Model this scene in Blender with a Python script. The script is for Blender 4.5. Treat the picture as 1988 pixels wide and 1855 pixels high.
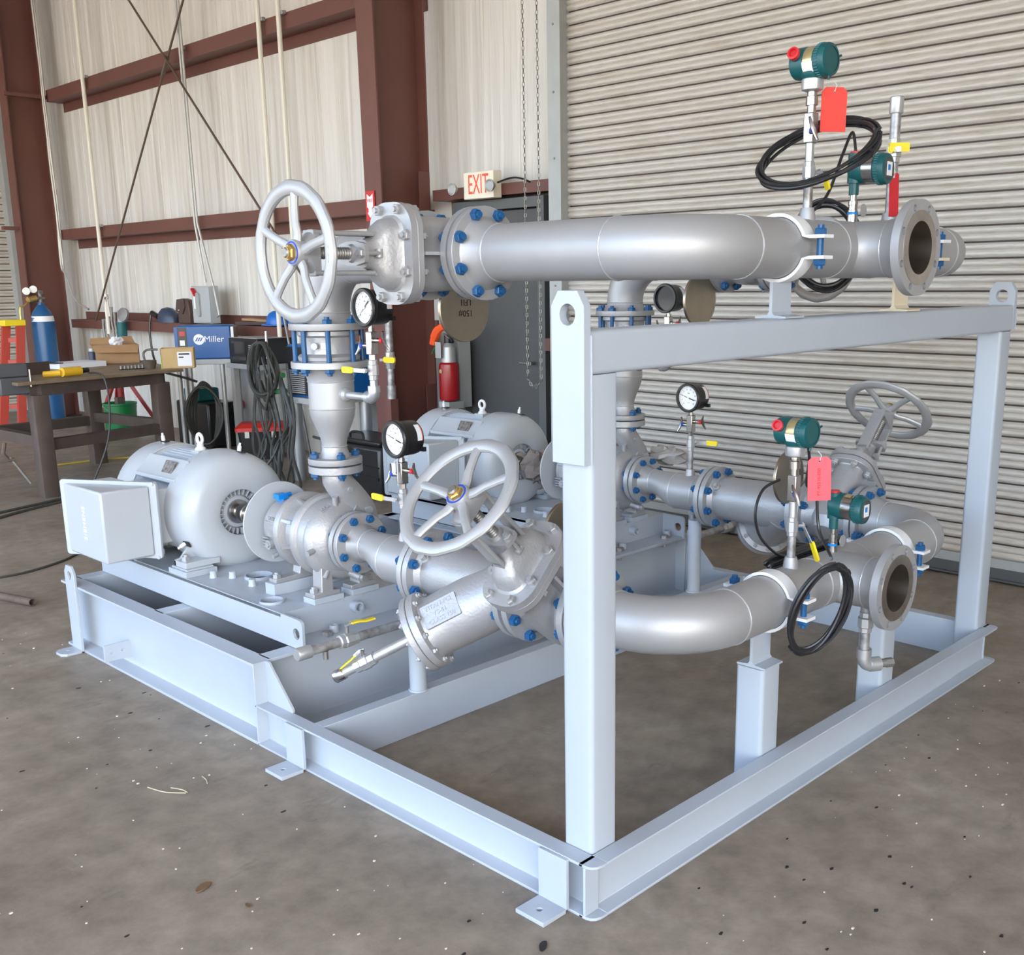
import bpy, bmesh, math, random
from mathutils import Vector as V, Matrix
from mathutils.geometry import tessellate_polygon
random.seed(7)
scene = bpy.context.scene
for o in list(bpy.data.objects): bpy.data.objects.remove(o)
COL = scene.collection
PI = math.pi

# ------------------------------------------------------------------ camera
cam = bpy.data.cameras.new('camera'); camo = bpy.data.objects.new('camera', cam); COL.objects.link(camo)
yaw, pit, rol = math.radians(46.18), math.radians(-13.192), math.radians(-0.654)
f = V((math.sin(yaw)*math.cos(pit), math.cos(yaw)*math.cos(pit), math.sin(pit)))
rt = V((math.cos(yaw), -math.sin(yaw), 0)); up = rt.cross(f)
rt, up = rt*math.cos(rol)+up*math.sin(rol), up*math.cos(rol)-rt*math.sin(rol)
m = Matrix((rt, up, -f)).transposed().to_4x4(); m.translation = V((-1.7826, -1.5769, 1.5852))
camo.matrix_world = m
cam.sensor_fit = 'HORIZONTAL'; cam.sensor_width = 36.0; cam.lens = 2053.8*36/1988
cam.shift_x = -(1070.43-994)/1988; cam.shift_y = (1029.27-927.5)/1988
cam.clip_start = 0.05; cam.clip_end = 200
scene.camera = camo

# ------------------------------------------------------------------ sky, sun, exposure
w = bpy.data.worlds.new('sky'); scene.world = w; w.use_nodes = True
nt = w.node_tree; nt.nodes.clear()
bg = nt.nodes.new('ShaderNodeBackground'); outw = nt.nodes.new('ShaderNodeOutputWorld')
sky = nt.nodes.new('ShaderNodeTexSky'); sky.sky_type = 'NISHITA'; sky.sun_disc = False
sky.sun_elevation = math.radians(48); sky.sun_rotation = math.radians(200); sky.air_density = 1.0; sky.dust_density = 2.5; sky.ozone_density = 1.0
hs0 = nt.nodes.new('ShaderNodeHueSaturation'); hs0.inputs['Saturation'].default_value = 1.0; nt.links.new(sky.outputs[0], hs0.inputs['Color']); nt.links.new(hs0.outputs[0], bg.inputs[0]); bg.inputs[1].default_value = 0.9
nt.links.new(bg.outputs[0], outw.inputs[0])
sl = bpy.data.lights.new('sun', 'SUN'); sl.energy = 5.5; sl.angle = math.radians(0.6); sl.color = (1.0, 0.93, 0.83)
so = bpy.data.objects.new('sun', sl); COL.objects.link(so)
so.rotation_euler = V((0.32, -0.45, -0.83)).to_track_quat('-Z', 'Y').to_euler()
so.location = (0, 0, 20)
scene.view_settings.view_transform = 'Standard'; scene.view_settings.look = 'None'
scene.view_settings.exposure = 0.62; scene.view_settings.gamma = 1.0; scene.view_settings.use_curve_mapping = False

# ------------------------------------------------------------------ materials
MAT = {}
def mat(name, col, rough=0.5, metal=0.0, bump=0.0, bscale=60.0, var=0.0, vscale=3.0, var_col=None, emit=None, coat=0.0, spec=0.5, stretch=None):
    m = bpy.data.materials.new(name); m.use_nodes = True; t = m.node_tree; b = t.nodes['Principled BSDF']
    b.inputs['Base Color'].default_value = (*col, 1); b.inputs['Roughness'].default_value = rough; b.inputs['Metallic'].default_value = metal
    b.inputs['Specular IOR Level'].default_value = spec
    if coat: b.inputs['Coat Weight'].default_value = coat; b.inputs['Coat Roughness'].default_value = 0.15
    if var or bump:
        tc = t.nodes.new('ShaderNodeTexCoord'); src = tc.outputs['Object']
        if stretch:
            mp = t.nodes.new('ShaderNodeMapping'); mp.inputs['Scale'].default_value = stretch; t.links.new(src, mp.inputs[0]); src = mp.outputs[0]
    if var:
        n = t.nodes.new('ShaderNodeTexNoise'); n.inputs['Scale'].default_value = vscale; n.inputs['Detail'].default_value = 6; n.inputs['Roughness'].default_value = 0.62
        r = t.nodes.new('ShaderNodeValToRGB'); r.color_ramp.elements[0].position = 0.32; r.color_ramp.elements[1].position = 0.68
        vc = var_col or tuple(c*(1-var) for c in col)
        r.color_ramp.elements[0].color = (*vc, 1); r.color_ramp.elements[1].color = (*col, 1)
        t.links.new(src, n.inputs['Vector']); t.links.new(n.outputs['Fac'], r.inputs[0]); t.links.new(r.outputs[0], b.inputs['Base Color'])
    if bump:
        n2 = t.nodes.new('ShaderNodeTexNoise'); n2.inputs['Scale'].default_value = bscale; n2.inputs['Detail'].default_value = 4
        bp = t.nodes.new('ShaderNodeBump'); bp.inputs['Strength'].default_value = bump; bp.inputs['Distance'].default_value = 0.01
        t.links.new(src, n2.inputs['Vector']); t.links.new(n2.outputs['Fac'], bp.inputs['Height']); t.links.new(bp.outputs[0], b.inputs['Normal'])
    if emit:
        b.inputs['Emission Color'].default_value = (*emit[0], 1); b.inputs['Emission Strength'].default_value = emit[1]
    MAT[name] = m; return m

mat('skid_paint', (0.41, 0.455, 0.51), 0.33, var=0.04, vscale=5, bump=0.02, bscale=45)
mat('motor_paint', (0.43, 0.465, 0.50), 0.30, var=0.03, vscale=4, bump=0.015, bscale=60)
mat('white_paint', (0.78, 0.79, 0.80), 0.35, var=0.03, vscale=6)
mat('cream_paint', (0.74, 0.66, 0.50), 0.4, var=0.05, vscale=6)
mat('silver', (0.42, 0.42, 0.425), 0.48, 0.45, bump=0.03, bscale=140, var=0.05, vscale=7)
mat('silver_cast', (0.42, 0.42, 0.43), 0.43, 0.45, bump=0.14, bscale=110, var=0.08, vscale=9)
mat('bead', (0.52, 0.525, 0.535), 0.34, 0.5, bump=0.3, bscale=90)
mat('blue_bolt', (0.010, 0.095, 0.25), 0.34, 0.0, var=0.25, vscale=30)
mat('blue_mark', (0.02, 0.06, 0.40), 0.5)
mat('stainless', (0.50, 0.48, 0.46), 0.24, 1.0, var=0.1, vscale=14)
mat('stainless_disc', (0.44, 0.38, 0.30), 0.34, 1.0, var=0.15, vscale=9)
mat('bore_steel', (0.62, 0.56, 0.50), 0.30, 1.0, var=0.35, vscale=8, stretch=(1, 0.25, 1))
mat('galv', (0.52, 0.52, 0.53), 0.42, 0.6, var=0.35, vscale=22, var_col=(0.20, 0.19, 0.19))
mat('galv_clean', (0.56, 0.57, 0.58), 0.36, 0.7, var=0.15, vscale=16)
mat('bare_steel', (0.30, 0.29, 0.28), 0.45, 0.7, var=0.3, vscale=14)
mat('brass', (0.62, 0.42, 0.14), 0.35, 0.8, var=0.25, vscale=30)
mat('black', (0.012, 0.012, 0.013), 0.32)
mat('gasket', (0.008, 0.008, 0.009), 0.7)
mat('black_rubber', (0.014, 0.014, 0.016), 0.36, spec=0.6)
mat('dial', (0.86, 0.86, 0.85), 0.4)
mat('dial_dark', (0.03, 0.03, 0.035), 0.08)
mat('ink', (0.01, 0.01, 0.012), 0.5)
mat('grey_ink', (0.35, 0.35, 0.36), 0.5)
mat('yellow', (0.86, 0.66, 0.02), 0.4)
mat('red', (0.55, 0.02, 0.025), 0.4)
mat('red_tag', (0.80, 0.045, 0.03), 0.5)
mat('pink_tag', (0.80, 0.12, 0.15), 0.5)
mat('teal', (0.005, 0.082, 0.088), 0.38, bump=0.05, bscale=200)
mat('label_white', (0.82, 0.83, 0.84), 0.45)
mat('label_grey', (0.42, 0.42, 0.42), 0.35, 0.4)
mat('nameplate', (0.34, 0.33, 0.31), 0.4, 0.6, var=0.5, vscale=70, var_col=(0.10, 0.09, 0.09))
mat('gold_plate', (0.55, 0.46, 0.24), 0.3, 0.7)
mat('orange_label', (0.75, 0.16, 0.08), 0.5)
mat('cyan_plug', (0.0, 0.20, 0.62), 0.4)
mat('paper_bag', (0.22, 0.18, 0.16), 0.75, bump=0.3, bscale=40, var=0.3, vscale=20)
mat('plastic_wrap', (0.35, 0.33, 0.31), 0.3, bump=0.4, bscale=60)
mat('dark_hole', (0.02, 0.02, 0.02), 0.8)
mat('maroon', (0.150, 0.058, 0.045), 0.5, var=0.16, vscale=1.6, bump=0.03, bscale=30)
mat('maroon_dark', (0.060, 0.035, 0.030), 0.55, var=0.2, vscale=2.0)
mat('door_dark', (0.062, 0.062, 0.063), 0.45, var=0.15, vscale=2)
mat('door_frame', (0.085, 0.088, 0.088), 0.45)
mat('guide_galv', (0.42, 0.43, 0.42), 0.5, 0.3, var=0.12, vscale=6)
mat('pvc_white', (0.72, 0.69, 0.60), 0.45)
mat('conduit', (0.50, 0.49, 0.46), 0.45, 0.4)
mat('rod_brown', (0.10, 0.065, 0.045), 0.5)
mat('exit_face', (0.80, 0.74, 0.60), 0.5)
mat('exit_red', (0.78, 0.10, 0.05), 0.5)
mat('chain', (0.30, 0.28, 0.25), 0.45, 0.8)
mat('table_steel', (0.105, 0.078, 0.068), 0.55, 0.3, var=0.3, vscale=5, bump=0.05, bscale=40)
mat('table_top', (0.27, 0.20, 0.13), 0.5, 0.2, var=0.35, vscale=4)
mat('vise_grey', (0.085, 0.09, 0.10), 0.5, 0.2)
mat('cyl_blue', (0.012, 0.09, 0.24), 0.35)
mat('miller_blue', (0.005, 0.09, 0.30), 0.35)
mat('cardboard', (0.40, 0.24, 0.12), 0.8, var=0.15, vscale=8)
mat('cardboard_light', (0.52, 0.36, 0.17), 0.8, var=0.1, vscale=8)
mat('lime', (0.42, 0.70, 0.10), 0.6)
mat('paper', (0.74, 0.75, 0.80), 0.6)
mat('makita_teal', (0.01, 0.11, 0.12), 0.45)
mat('navy', (0.03, 0.045, 0.085), 0.4)
mat('leather', (0.075, 0.045, 0.035), 0.6, bump=0.1, bscale=50)
mat('grey_box', (0.40, 0.42, 0.43), 0.45)
mat('hat_blue', (0.01, 0.13, 0.50), 0.3)
mat('red_lid', (0.55, 0.02, 0.015), 0.45)
mat('red_stand', (0.30, 0.02, 0.02), 0.5)
mat('bucket_green', (0.005, 0.17, 0.045), 0.4)
mat('orange_cloth', (0.85, 0.09, 0.01), 0.7)
mat('hose_grey', (0.040, 0.042, 0.038), 0.5)
mat('alu_leg', (0.45, 0.46, 0.47), 0.35, 0.6)
mat('extinguisher', (0.30, 0.008, 0.012), 0.25)
mat('lamp_yellow', (0.55, 0.32, 0.03), 0.45)
mat('lamp_glow', (1, 0.95, 0.85), 0.5, emit=((1.0, 0.93, 0.78), 9.0))
mat('drill_yellow', (0.70, 0.42, 0.02), 0.45)
mat('ladder_red', (0.45, 0.06, 0.04), 0.5)
mat('cord_yellow', (0.55, 0.42, 0.05), 0.5)
mat('rust_pipe', (0.12, 0.085, 0.065), 0.7, var=0.4, vscale=15)
mat('leaf', (0.16, 0.09, 0.04), 0.7)
mat('straw', (0.50, 0.43, 0.30), 0.7)
mat('oil', (0.014, 0.012, 0.011), 0.55)
mat('chip', (0.62, 0.58, 0.50), 0.7)
mat('green_clamp', (0.05, 0.20, 0.08), 0.45)
mat('wire_tan', (0.30, 0.22, 0.12), 0.5)
mat('tank_grey', (0.38, 0.39, 0.40), 0.5, 0.2, var=0.15, vscale=6)
mat('pink_float', (0.60, 0.05, 0.08), 0.5)
mat('roof', (0.42, 0.40, 0.37), 0.7)
mat('ground', (0.50, 0.45, 0.38), 0.9, var=0.2, vscale=0.6)

def nodemat(name):
    m = bpy.data.materials.new(name); m.use_nodes = True; MAT[name] = m
    return m.node_tree, m.node_tree.nodes['Principled BSDF']
def N(t, typ, **kw):
    n = t.nodes.new(typ)
    for k, v in kw.items(): setattr(n, k, v)
    return n
def noise(t, vec, scale, detail=6, rough=0.6):
    n = N(t, 'ShaderNodeTexNoise'); n.inputs['Scale'].default_value = scale; n.inputs['Detail'].default_value = detail; n.inputs['Roughness'].default_value = rough
    t.links.new(vec, n.inputs['Vector']); return n.outputs['Fac']
def ramp(t, fac, stops):
    r = N(t, 'ShaderNodeValToRGB'); e = r.color_ramp.elements
    while len(e) < len(stops): e.new(0.5)
    for i, (p, c) in enumerate(stops): e[i].position = p; e[i].color = (*c, 1) if len(c) == 3 else c
    t.links.new(fac, r.inputs[0]); return r.outputs[0]
def mix(t, fac, a, b, mode='MIX'):
    n = N(t, 'ShaderNodeMix', data_type='RGBA', blend_type=mode)
    for s, x in ((0, fac), (6, a), (7, b)):
        if isinstance(x, (int, float)): n.inputs[s].default_value = x
        elif isinstance(x, tuple): n.inputs[s].default_value = (*x, 1)
        else: t.links.new(x, n.inputs[s])
    return n.outputs[2]
def mapping(t, vec, sc):
    n = N(t, 'ShaderNodeMapping'); n.inputs['Scale'].default_value = sc; t.links.new(vec, n.inputs[0]); return n.outputs[0]
def bumpn(t, h, b, strength, dist=0.01):
    n = N(t, 'ShaderNodeBump'); n.inputs['Strength'].default_value = strength; n.inputs['Distance'].default_value = dist
    t.links.new(h, n.inputs['Height']); t.links.new(n.outputs[0], b.inputs['Normal'])

# concrete floor: mottled grey-tan slab, smears, rusty patches, specks
t, b = nodemat('concrete'); tc = N(t, 'ShaderNodeTexCoord').outputs['Object']
c1 = ramp(t, noise(t, tc, 1.1, 8, 0.62), [(0.30, (0.205, 0.165, 0.122)), (0.55, (0.290, 0.240, 0.184)), (0.75, (0.365, 0.312, 0.248))])
c2 = ramp(t, noise(t, tc, 9, 8, 0.7), [(0.35, (0.72, 0.72, 0.72)), (0.65, (1.08, 1.08, 1.08))])
c = mix(t, 1.0, c1, c2, 'MULTIPLY')
rust = ramp(t, noise(t, tc, 2.3, 5, 0.6), [(0.60, (0, 0, 0)), (0.74, (1, 1, 1))])
c = mix(t, mix(t, 0.35, (0, 0, 0), rust), c, (0.20, 0.115, 0.065))
drk = ramp(t, noise(t, mapping(t, tc, (1.0, 2.6, 1)), 3.1, 7, 0.7), [(0.28, (1, 1, 1)), (0.40, (0, 0, 0))])
c = mix(t, mix(t, 0.5, (0, 0, 0), drk), c, (0.085, 0.078, 0.070))
pale = ramp(t, noise(t, mapping(t, tc, (2.5, 0.8, 1)), 4.3, 7, 0.72), [(0.64, (0, 0, 0)), (0.78, (1, 1, 1))])
c = mix(t, mix(t, 0.4, (0, 0, 0), pale), c, (0.42, 0.40, 0.37))
t.links.new(c, b.inputs['Base Color'])
t.links.new(ramp(t, noise(t, tc, 3.0, 4), [(0.3, (0.42, 0.42, 0.42)), (0.7, (0.68, 0.68, 0.68))]), b.inputs['Roughness'])
bumpn(t, noise(t, tc, 55, 6, 0.7), b, 0.12, 0.006)

# vinyl-faced wall insulation: off-white, vertical wrinkles and grime that runs down in streaks
t, b = nodemat('insulation'); tc = N(t, 'ShaderNodeTexCoord').outputs['Object']
st = noise(t, mapping(t, tc, (1, 3.2, 0.22)), 1.5, 7, 0.62)
c = ramp(t, st, [(0.26, (0.58, 0.545, 0.485)), (0.44, (0.695, 0.67, 0.63)), (0.75, (0.735, 0.72, 0.69))])
g = ramp(t, noise(t, mapping(t, tc, (1, 12.0, 0.3)), 1.0, 6, 0.7), [(0.40, (0.86, 0.84, 0.80)), (0.60, (1, 1, 1))])
t.links.new(mix(t, 0.8, c, g, 'MULTIPLY'), b.inputs['Base Color']); b.inputs['Roughness'].default_value = 0.42
bumpn(t, noise(t, mapping(t, tc, (1, 4.5, 0.18)), 1.0, 4, 0.5), b, 0.8, 0.08)

# galvanised roller-door slats: streaked grey with brownish grime
t, b = nodemat('slat_galv'); tc = N(t, 'ShaderNodeTexCoord').outputs['Object']
info = N(t, 'ShaderNodeObjectInfo')
off = N(t, 'ShaderNodeVectorMath', operation='ADD'); t.links.new(tc, off.inputs[0])
rv = N(t, 'ShaderNodeCombineXYZ'); ml = N(t, 'ShaderNodeMath', operation='MULTIPLY'); ml.inputs[1].default_value = 37.0
t.links.new(info.outputs['Random'], ml.inputs[0]); t.links.new(ml.outputs[0], rv.inputs[1]); t.links.new(rv.outputs[0], off.inputs[1])
sv = off.outputs[0]
c = ramp(t, noise(t, mapping(t, sv, (1, 0.8, 6)), 2.0, 7, 0.65), [(0.28, (0.46, 0.395, 0.325)), (0.46, (0.555, 0.515, 0.46)), (0.75, (0.61, 0.575, 0.53))])
sc = ramp(t, noise(t, mapping(t, sv, (1, 3.0, 60)), 3.0, 5, 0.7), [(0.36, (0.72, 0.70, 0.67)), (0.50, (1, 1, 1))])
t.links.new(mix(t, 0.7, c, sc, 'MULTIPLY'), b.inputs['Base Color']); b.inputs['Roughness'].default_value = 0.48; b.inputs['Metallic'].default_value = 0.15
# ------------------------------------------------------------------ mesh helpers
def basis(n):
    n = V(n).normalized()
    a = V((0, 0, 1)) if abs(n.z) < 0.9 else V((1, 0, 0))
    u = a.cross(n).normalized(); return u, n.cross(u), n
def frame(o, x, y, z):
    m = Matrix((x, y, z)).transposed().to_4x4(); m.translation = V(o); return m
def zframe(o, n):
    u, v, n = basis(n); return frame(o, u, v, n)
def rrect(w, h, r, n=4, cx=0, cy=0):
    P = []
    for qx, qy, a0 in ((1, 1, 0), (-1, 1, 90), (-1, -1, 180), (1, -1, 270)):
        for i in range(n+1):
            a = math.radians(a0+90*i/n); P.append((cx+qx*(w/2-r)+r*math.cos(a), cy+qy*(h/2-r)+r*math.sin(a)))
    return P
def circ(r, n=24, cx=0, cy=0, a0=0):
    return [(cx+r*math.cos(a0+2*PI*i/n), cy+r*math.sin(a0+2*PI*i/n)) for i in range(n)]
class MB:
    def __init__(s, M=None): s.v = []; s.f = []; s.M = M
    def add(s, vs, fs):
        o = len(s.v)
        s.v += [(s.M @ V(p)) if s.M else V(p) for p in vs]
        s.f += [tuple(i+o for i in q) for q in fs]; return s
    def box(s, lo, hi):
        x0, y0, z0 = lo; x1, y1, z1 = hi
        return s.add([(x0,y0,z0),(x1,y0,z0),(x1,y1,z0),(x0,y1,z0),(x0,y0,z1),(x1,y0,z1),(x1,y1,z1),(x0,y1,z1)],
                     [(0,3,2,1),(4,5,6,7),(0,1,5,4),(1,2,6,5),(2,3,7,6),(3,0,4,7)])
    def cbox(s, c, d): return s.box([c[i]-d[i]/2 for i in range(3)], [c[i]+d[i]/2 for i in range(3)])
    def loft(s, rings, cap0=True, cap1=True):
        n = len(rings[0]); vs = [p for r in rings for p in r]; fs = []
        for k in range(len(rings)-1):
            for i in range(n):
                j = (i+1) % n; fs.append((k*n+i, k*n+j, (k+1)*n+j, (k+1)*n+i))
        if cap0: fs.append(tuple(range(n-1, -1, -1)))
        if cap1: fs.append(tuple((len(rings)-1)*n+i for i in range(n)))
        return s.add(vs, fs)
    def prism(s, poly, h0, h1, F=None):          # polygon in XY of frame F, extruded along its Z
        F = F or Matrix()
        return s.loft([[F @ V((x, y, h0)) for x, y in poly], [F @ V((x, y, h1)) for x, y in poly]])
    def plate(s, poly, holes, h0, h1, F=None):   # plate with real holes
        F = F or Matrix(); loops = [poly]+holes
        tri = tessellate_polygon([[V((x, y, 0)) for x, y in l] for l in loops])
        flat = [p for l in loops for p in l]; n = len(flat)
        vs = [F @ V((x, y, h0)) for x, y in flat]+[F @ V((x, y, h1)) for x, y in flat]; fs = []
        for a, bb, c in tri:
            pa, pb, pc = flat[a], flat[bb], flat[c]
            if (pb[0]-pa[0])*(pc[1]-pa[1])-(pb[1]-pa[1])*(pc[0]-pa[0]) < 0: bb, c = c, bb
            fs.append((a+n, bb+n, c+n)); fs.append((a, c, bb))
        o = 0
        for li, l in enumerate(loops):
            k = len(l); area = sum(l[i][0]*l[(i+1) % k][1]-l[(i+1) % k][0]*l[i][1] for i in range(k))
            for i in range(k):
                q = (o+i, o+(i+1) % k, o+(i+1) % k+n, o+i+n)
                fs.append(q if (area > 0) == (li == 0) else q[::-1])
            o += k
        return s.add(vs, fs)
    def lathe(s, prof, F=None, n=32, closed=False, caps=True):   # (r, h) profile around Z of frame F
        F = F or Matrix(); m = len(prof); vs = []; fs = []
        for r, h in prof:
            for i in range(n):
                a = 2*PI*i/n; vs.append(F @ V((r*math.cos(a), r*math.sin(a), h)))
        for k in range(m if closed else m-1):
            k2 = (k+1) % m
            for i in range(n):
                j = (i+1) % n; fs.append((k*n+i, k*n+j, k2*n+j, k2*n+i))
        if not closed and caps:
            if prof[0][0] > 1e-6: fs.append(tuple(range(n-1, -1, -1)))
            if prof[-1][0] > 1e-6: fs.append(tuple((m-1)*n+i for i in range(n)))
        return s.add(vs, fs)
    def cyl(s, p0, p1, r, n=20, r2=None):
        p0, p1 = V(p0), V(p1); d = p1-p0
        return s.lathe([(r, 0), (r if r2 is None else r2, d.length)], zframe(p0, d), n)
    def sph(s, c, r, n=16, sc=(1, 1, 1)):
        rows = max(6, n//2)
        return s.lathe([(max(1e-4, r*math.sin(PI*k/rows)), -r*math.cos(PI*k/rows)) for k in range(rows+1)],
                       Matrix.Translation(V(c)) @ Matrix.Diagonal((*sc, 1)), n)
    def tube(s, pts, r, n=8, closed=False):
        P = [V(p) for p in pts]; m = len(P); rings = []; u = None
        for i in range(m):
            if closed: d = P[(i+1) % m]-P[i-1]
            else: d = P[min(i+1, m-1)]-P[max(i-1, 0)]
            d = d.normalized() if d.length > 1e-9 else V((0, 0, 1))
            if u is None: u = basis(d)[0]
            u = u-d*u.dot(d); u = u.normalized() if u.length > 1e-6 else basis(d)[0]
            v = d.cross(u); rr = r[i] if isinstance(r, (list, tuple)) else r
            rings.append([P[i]+(u*math.cos(2*PI*k/n)+v*math.sin(2*PI*k/n))*rr for k in range(n)])
        if closed: rings.append(rings[0])
        return s.loft(rings, not closed, not closed)
    def elbow(s, c, a, b, R, r, n=32, m=14, ang=90):   # centre of bend c; from c+a*R turning to c+b*R
        a, b = V(a), V(b); nz = a.cross(b); rings = []
        for i in range(m+1):
            t = math.radians(ang)*i/m; d = a*math.cos(t)+b*math.sin(t); ctr = V(c)+d*R
            rings.append([ctr+(d*math.cos(2*PI*k/n)+nz*math.sin(2*PI*k/n))*r for k in range(n)])
        return s.loft(rings)
    def torus(s, R, r, F=None, n=48, m=10, rz=None):
        rz = rz or r
        return s.lathe([(R+r*math.cos(2*PI*k/m), rz*math.sin(2*PI*k/m)) for k in range(m)], F, n, closed=True)
ORG = {}
def mesh_of(name, mb, org, angle=32):
    me = bpy.data.meshes.new(name); me.from_pydata([tuple(p-org) for p in mb.v], [], mb.f); me.validate()
    bm_ = bmesh.new(); bm_.from_mesh(me); bmesh.ops.recalc_face_normals(bm_, faces=bm_.faces); bm_.to_mesh(me); bm_.free()
    me.polygons.foreach_set('use_smooth', [True]*len(me.polygons)); me.set_sharp_from_angle(angle=math.radians(angle))
    return me
def link(name, data, parent=None):
    o = bpy.data.objects.new(name, data); COL.objects.link(o)
    if parent: o.parent = parent
    return o
def tag(o, label=None, cat=None, group=None, kind=None):
    if label: o['label'] = label
    if cat: o['category'] = cat
    if group: o['group'] = group
    if kind: o['kind'] = kind
    return o
def thing(name, label, cat, loc, group=None):
    o = link(name, None); o.location = loc; o.empty_display_size = 0.05; ORG[o.name] = V(loc)
    return tag(o, label, cat, group)
def part(name, mb, m, parent, label=None, bevel=0, angle=32):
    org = ORG[parent.name]; me = mesh_of(name, mb, org, angle); me.materials.append(MAT[m])
    o = link(name, me, parent); ORG[o.name] = org
    if label: o['label'] = label
    if bevel:
        bm = o.modifiers.new('bevel', 'BEVEL'); bm.width = bevel; bm.segments = 2; bm.limit_method = 'ANGLE'; bm.angle_limit = math.radians(40)
    return o
def single(name, mb, m, label, cat, loc=None, group=None, kind=None, bevel=0):
    if loc is None:
        xs = [p.x for p in mb.v]; ys = [p.y for p in mb.v]; zs = [p.z for p in mb.v]
        loc = ((min(xs)+max(xs))/2, (min(ys)+max(ys))/2, min(zs))
    me = mesh_of(name, mb, V(loc)); me.materials.append(MAT[m]); o = link(name, me); o.location = loc; ORG[o.name] = V(loc)
    if bevel:
        bm = o.modifiers.new('bevel', 'BEVEL'); bm.width = bevel; bm.segments = 2; bm.limit_method = 'ANGLE'
    return tag(o, label, cat, group, kind)
def inst(name, me, parent, F):                     # a piece that shares its mesh; F in world space
    o = link(name, me, parent); o.matrix_local = Matrix.Translation(-ORG[parent.name]) @ F; ORG[o.name] = ORG[parent.name]; return o
BOLT = {}
def bolt_mesh(kind, L, r, m='blue_bolt'):
    k = (kind, round(L, 4), round(r, 4), m)
    if k not in BOLT:
        mb = MB(); h = r*1.8; rn = r*1.92
        if kind == 'stud':                          # stud with a heavy hex nut at each end, along Z, centred
            mb.cyl((0, 0, -L/2-h*1.55), (0, 0, L/2+h*1.55), r, 10)
            for sgn in (-1, 1):
                a, c = sgn*L/2, sgn*(L/2+h)
                mb.lathe([(rn, min(a, c)), (rn, max(a, c)-(0.18*h if sgn > 0 else 0)), (rn*0.86, max(a, c))] if sgn > 0 else [(rn*0.86, min(a, c)), (rn, min(a, c)+0.18*h), (rn, max(a, c))], None, 6)
        else:                                       # hex head screw standing on z=0
            mb.lathe([(rn, 0), (rn, h*0.8), (rn*0.86, h)], None, 6); mb.cyl((0, 0, h*0.9), (0, 0, h*1.5), r, 10)
        me = mesh_of('stud_bolt', mb, V((0, 0, 0))); me.materials.append(MAT[m]); BOLT[k] = me
    return BOLT[k]
def bolt_ring(parent, c, axis, R, n, L, r, a0=None, m='blue_bolt', kind='stud', name='stud_bolt', spin=0.3):
    u, v, w_ = basis(axis); a0 = PI/n if a0 is None else a0; me = bolt_mesh(kind, L, r, m)
    for i in range(n):
        a = a0+2*PI*i/n; p = V(c)+(u*math.cos(a)+v*math.sin(a))*R
        inst(name, me, parent, frame(p, u, v, w_) @ Matrix.Rotation(spin+i*0.9, 4, 'Z'))
def text_mb(body, size, F, ext=0.0015, align='CENTER', spacing=1.0):
    cu = bpy.data.curves.new('lettering', 'FONT'); cu.body = body; cu.size = size; cu.extrude = ext; cu.align_x = align; cu.align_y = 'CENTER'; cu.space_character = spacing; cu.resolution_u = 3
    o = bpy.data.objects.new('lettering', cu); COL.objects.link(o)
    dg = bpy.context.evaluated_depsgraph_get(); me = o.evaluated_get(dg).to_mesh()
    mb = MB(); mb.add([F @ v.co for v in me.vertices], [tuple(p.vertices) for p in me.polygons])
    o.evaluated_get(dg).to_mesh_clear(); bpy.data.objects.remove(o); bpy.data.curves.remove(cu); return mb
def arc(c, u, v, r, a0, a1, n):
    return [V(c)+(V(u)*math.cos(math.radians(a0+(a1-a0)*i/n))+V(v)*math.sin(math.radians(a0+(a1-a0)*i/n)))*r for i in range(n+1)]
def smooth(pts, k=6):                              # Catmull-Rom through the points
    P = [V(p) for p in pts]; out = []
    for i in range(len(P)-1):
        a, b_, c, d = P[max(i-1, 0)], P[i], P[i+1], P[min(i+2, len(P)-1)]
        for j in range(k):
            t_ = j/k; out.append(0.5*((2*b_)+(c-a)*t_+(2*a-5*b_+4*c-d)*t_*t_+(3*b_-a-3*c+d)*t_**3))
    return out+[P[-1]]
X, Y, Z = V((1, 0, 0)), V((0, 1, 0)), V((0, 0, 1))
# ------------------------------------------------------------------ the building
def struct(name, mb, m, loc=(0, 0, 0), bevel=0, label=None):
    o = single(name, mb, m, label, None, loc, kind='structure', bevel=bevel); return o
struct('floor', MB().box((-6.5, -7.0, -0.12), (4.3, 13.6, 0)), 'concrete')
struct('ground_outside', MB().box((-60, -60, -0.3), (60, 60, -0.125)), 'ground')
struct('ceiling', MB().box((-6.5, -7.0, 6.3), (4.3, 13.6, 6.4)), 'roof')
XW = 3.99
wall = struct('wall_back', MB().box((XW, -7.0, 0), (XW+0.1, 13.5, 6.3)), 'insulation')
for y in (11.62, 10.55, 9.72, 8.35, 7.62, 6.72, 6.1, 4.62, 4.22, 3.74):
    mb = MB(); pts = [(XW+0.004, y+0.02*math.sin(1.7*z+y), z) for z in [0.1+0.31*i for i in range(20)]]
    mb.tube(pts, 0.011, 6); part('seam', mb, 'insulation', wall)
struct('unseen_wall_front', MB().box((-6.6, -7.0, 5.2), (-6.5, 13.5, 6.3)), 'insulation')  # unseen strip over the open side, added to limit the incoming sky light
struct('unseen_wall_right', MB().box((-6.5, -7.1, 4.2), (XW, -7.0, 6.3)).box((-1.7, -7.1, 0), (XW, -7.0, 4.2)), 'insulation')  # unseen wall added to make the light directional; gap sized for side faces
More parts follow.
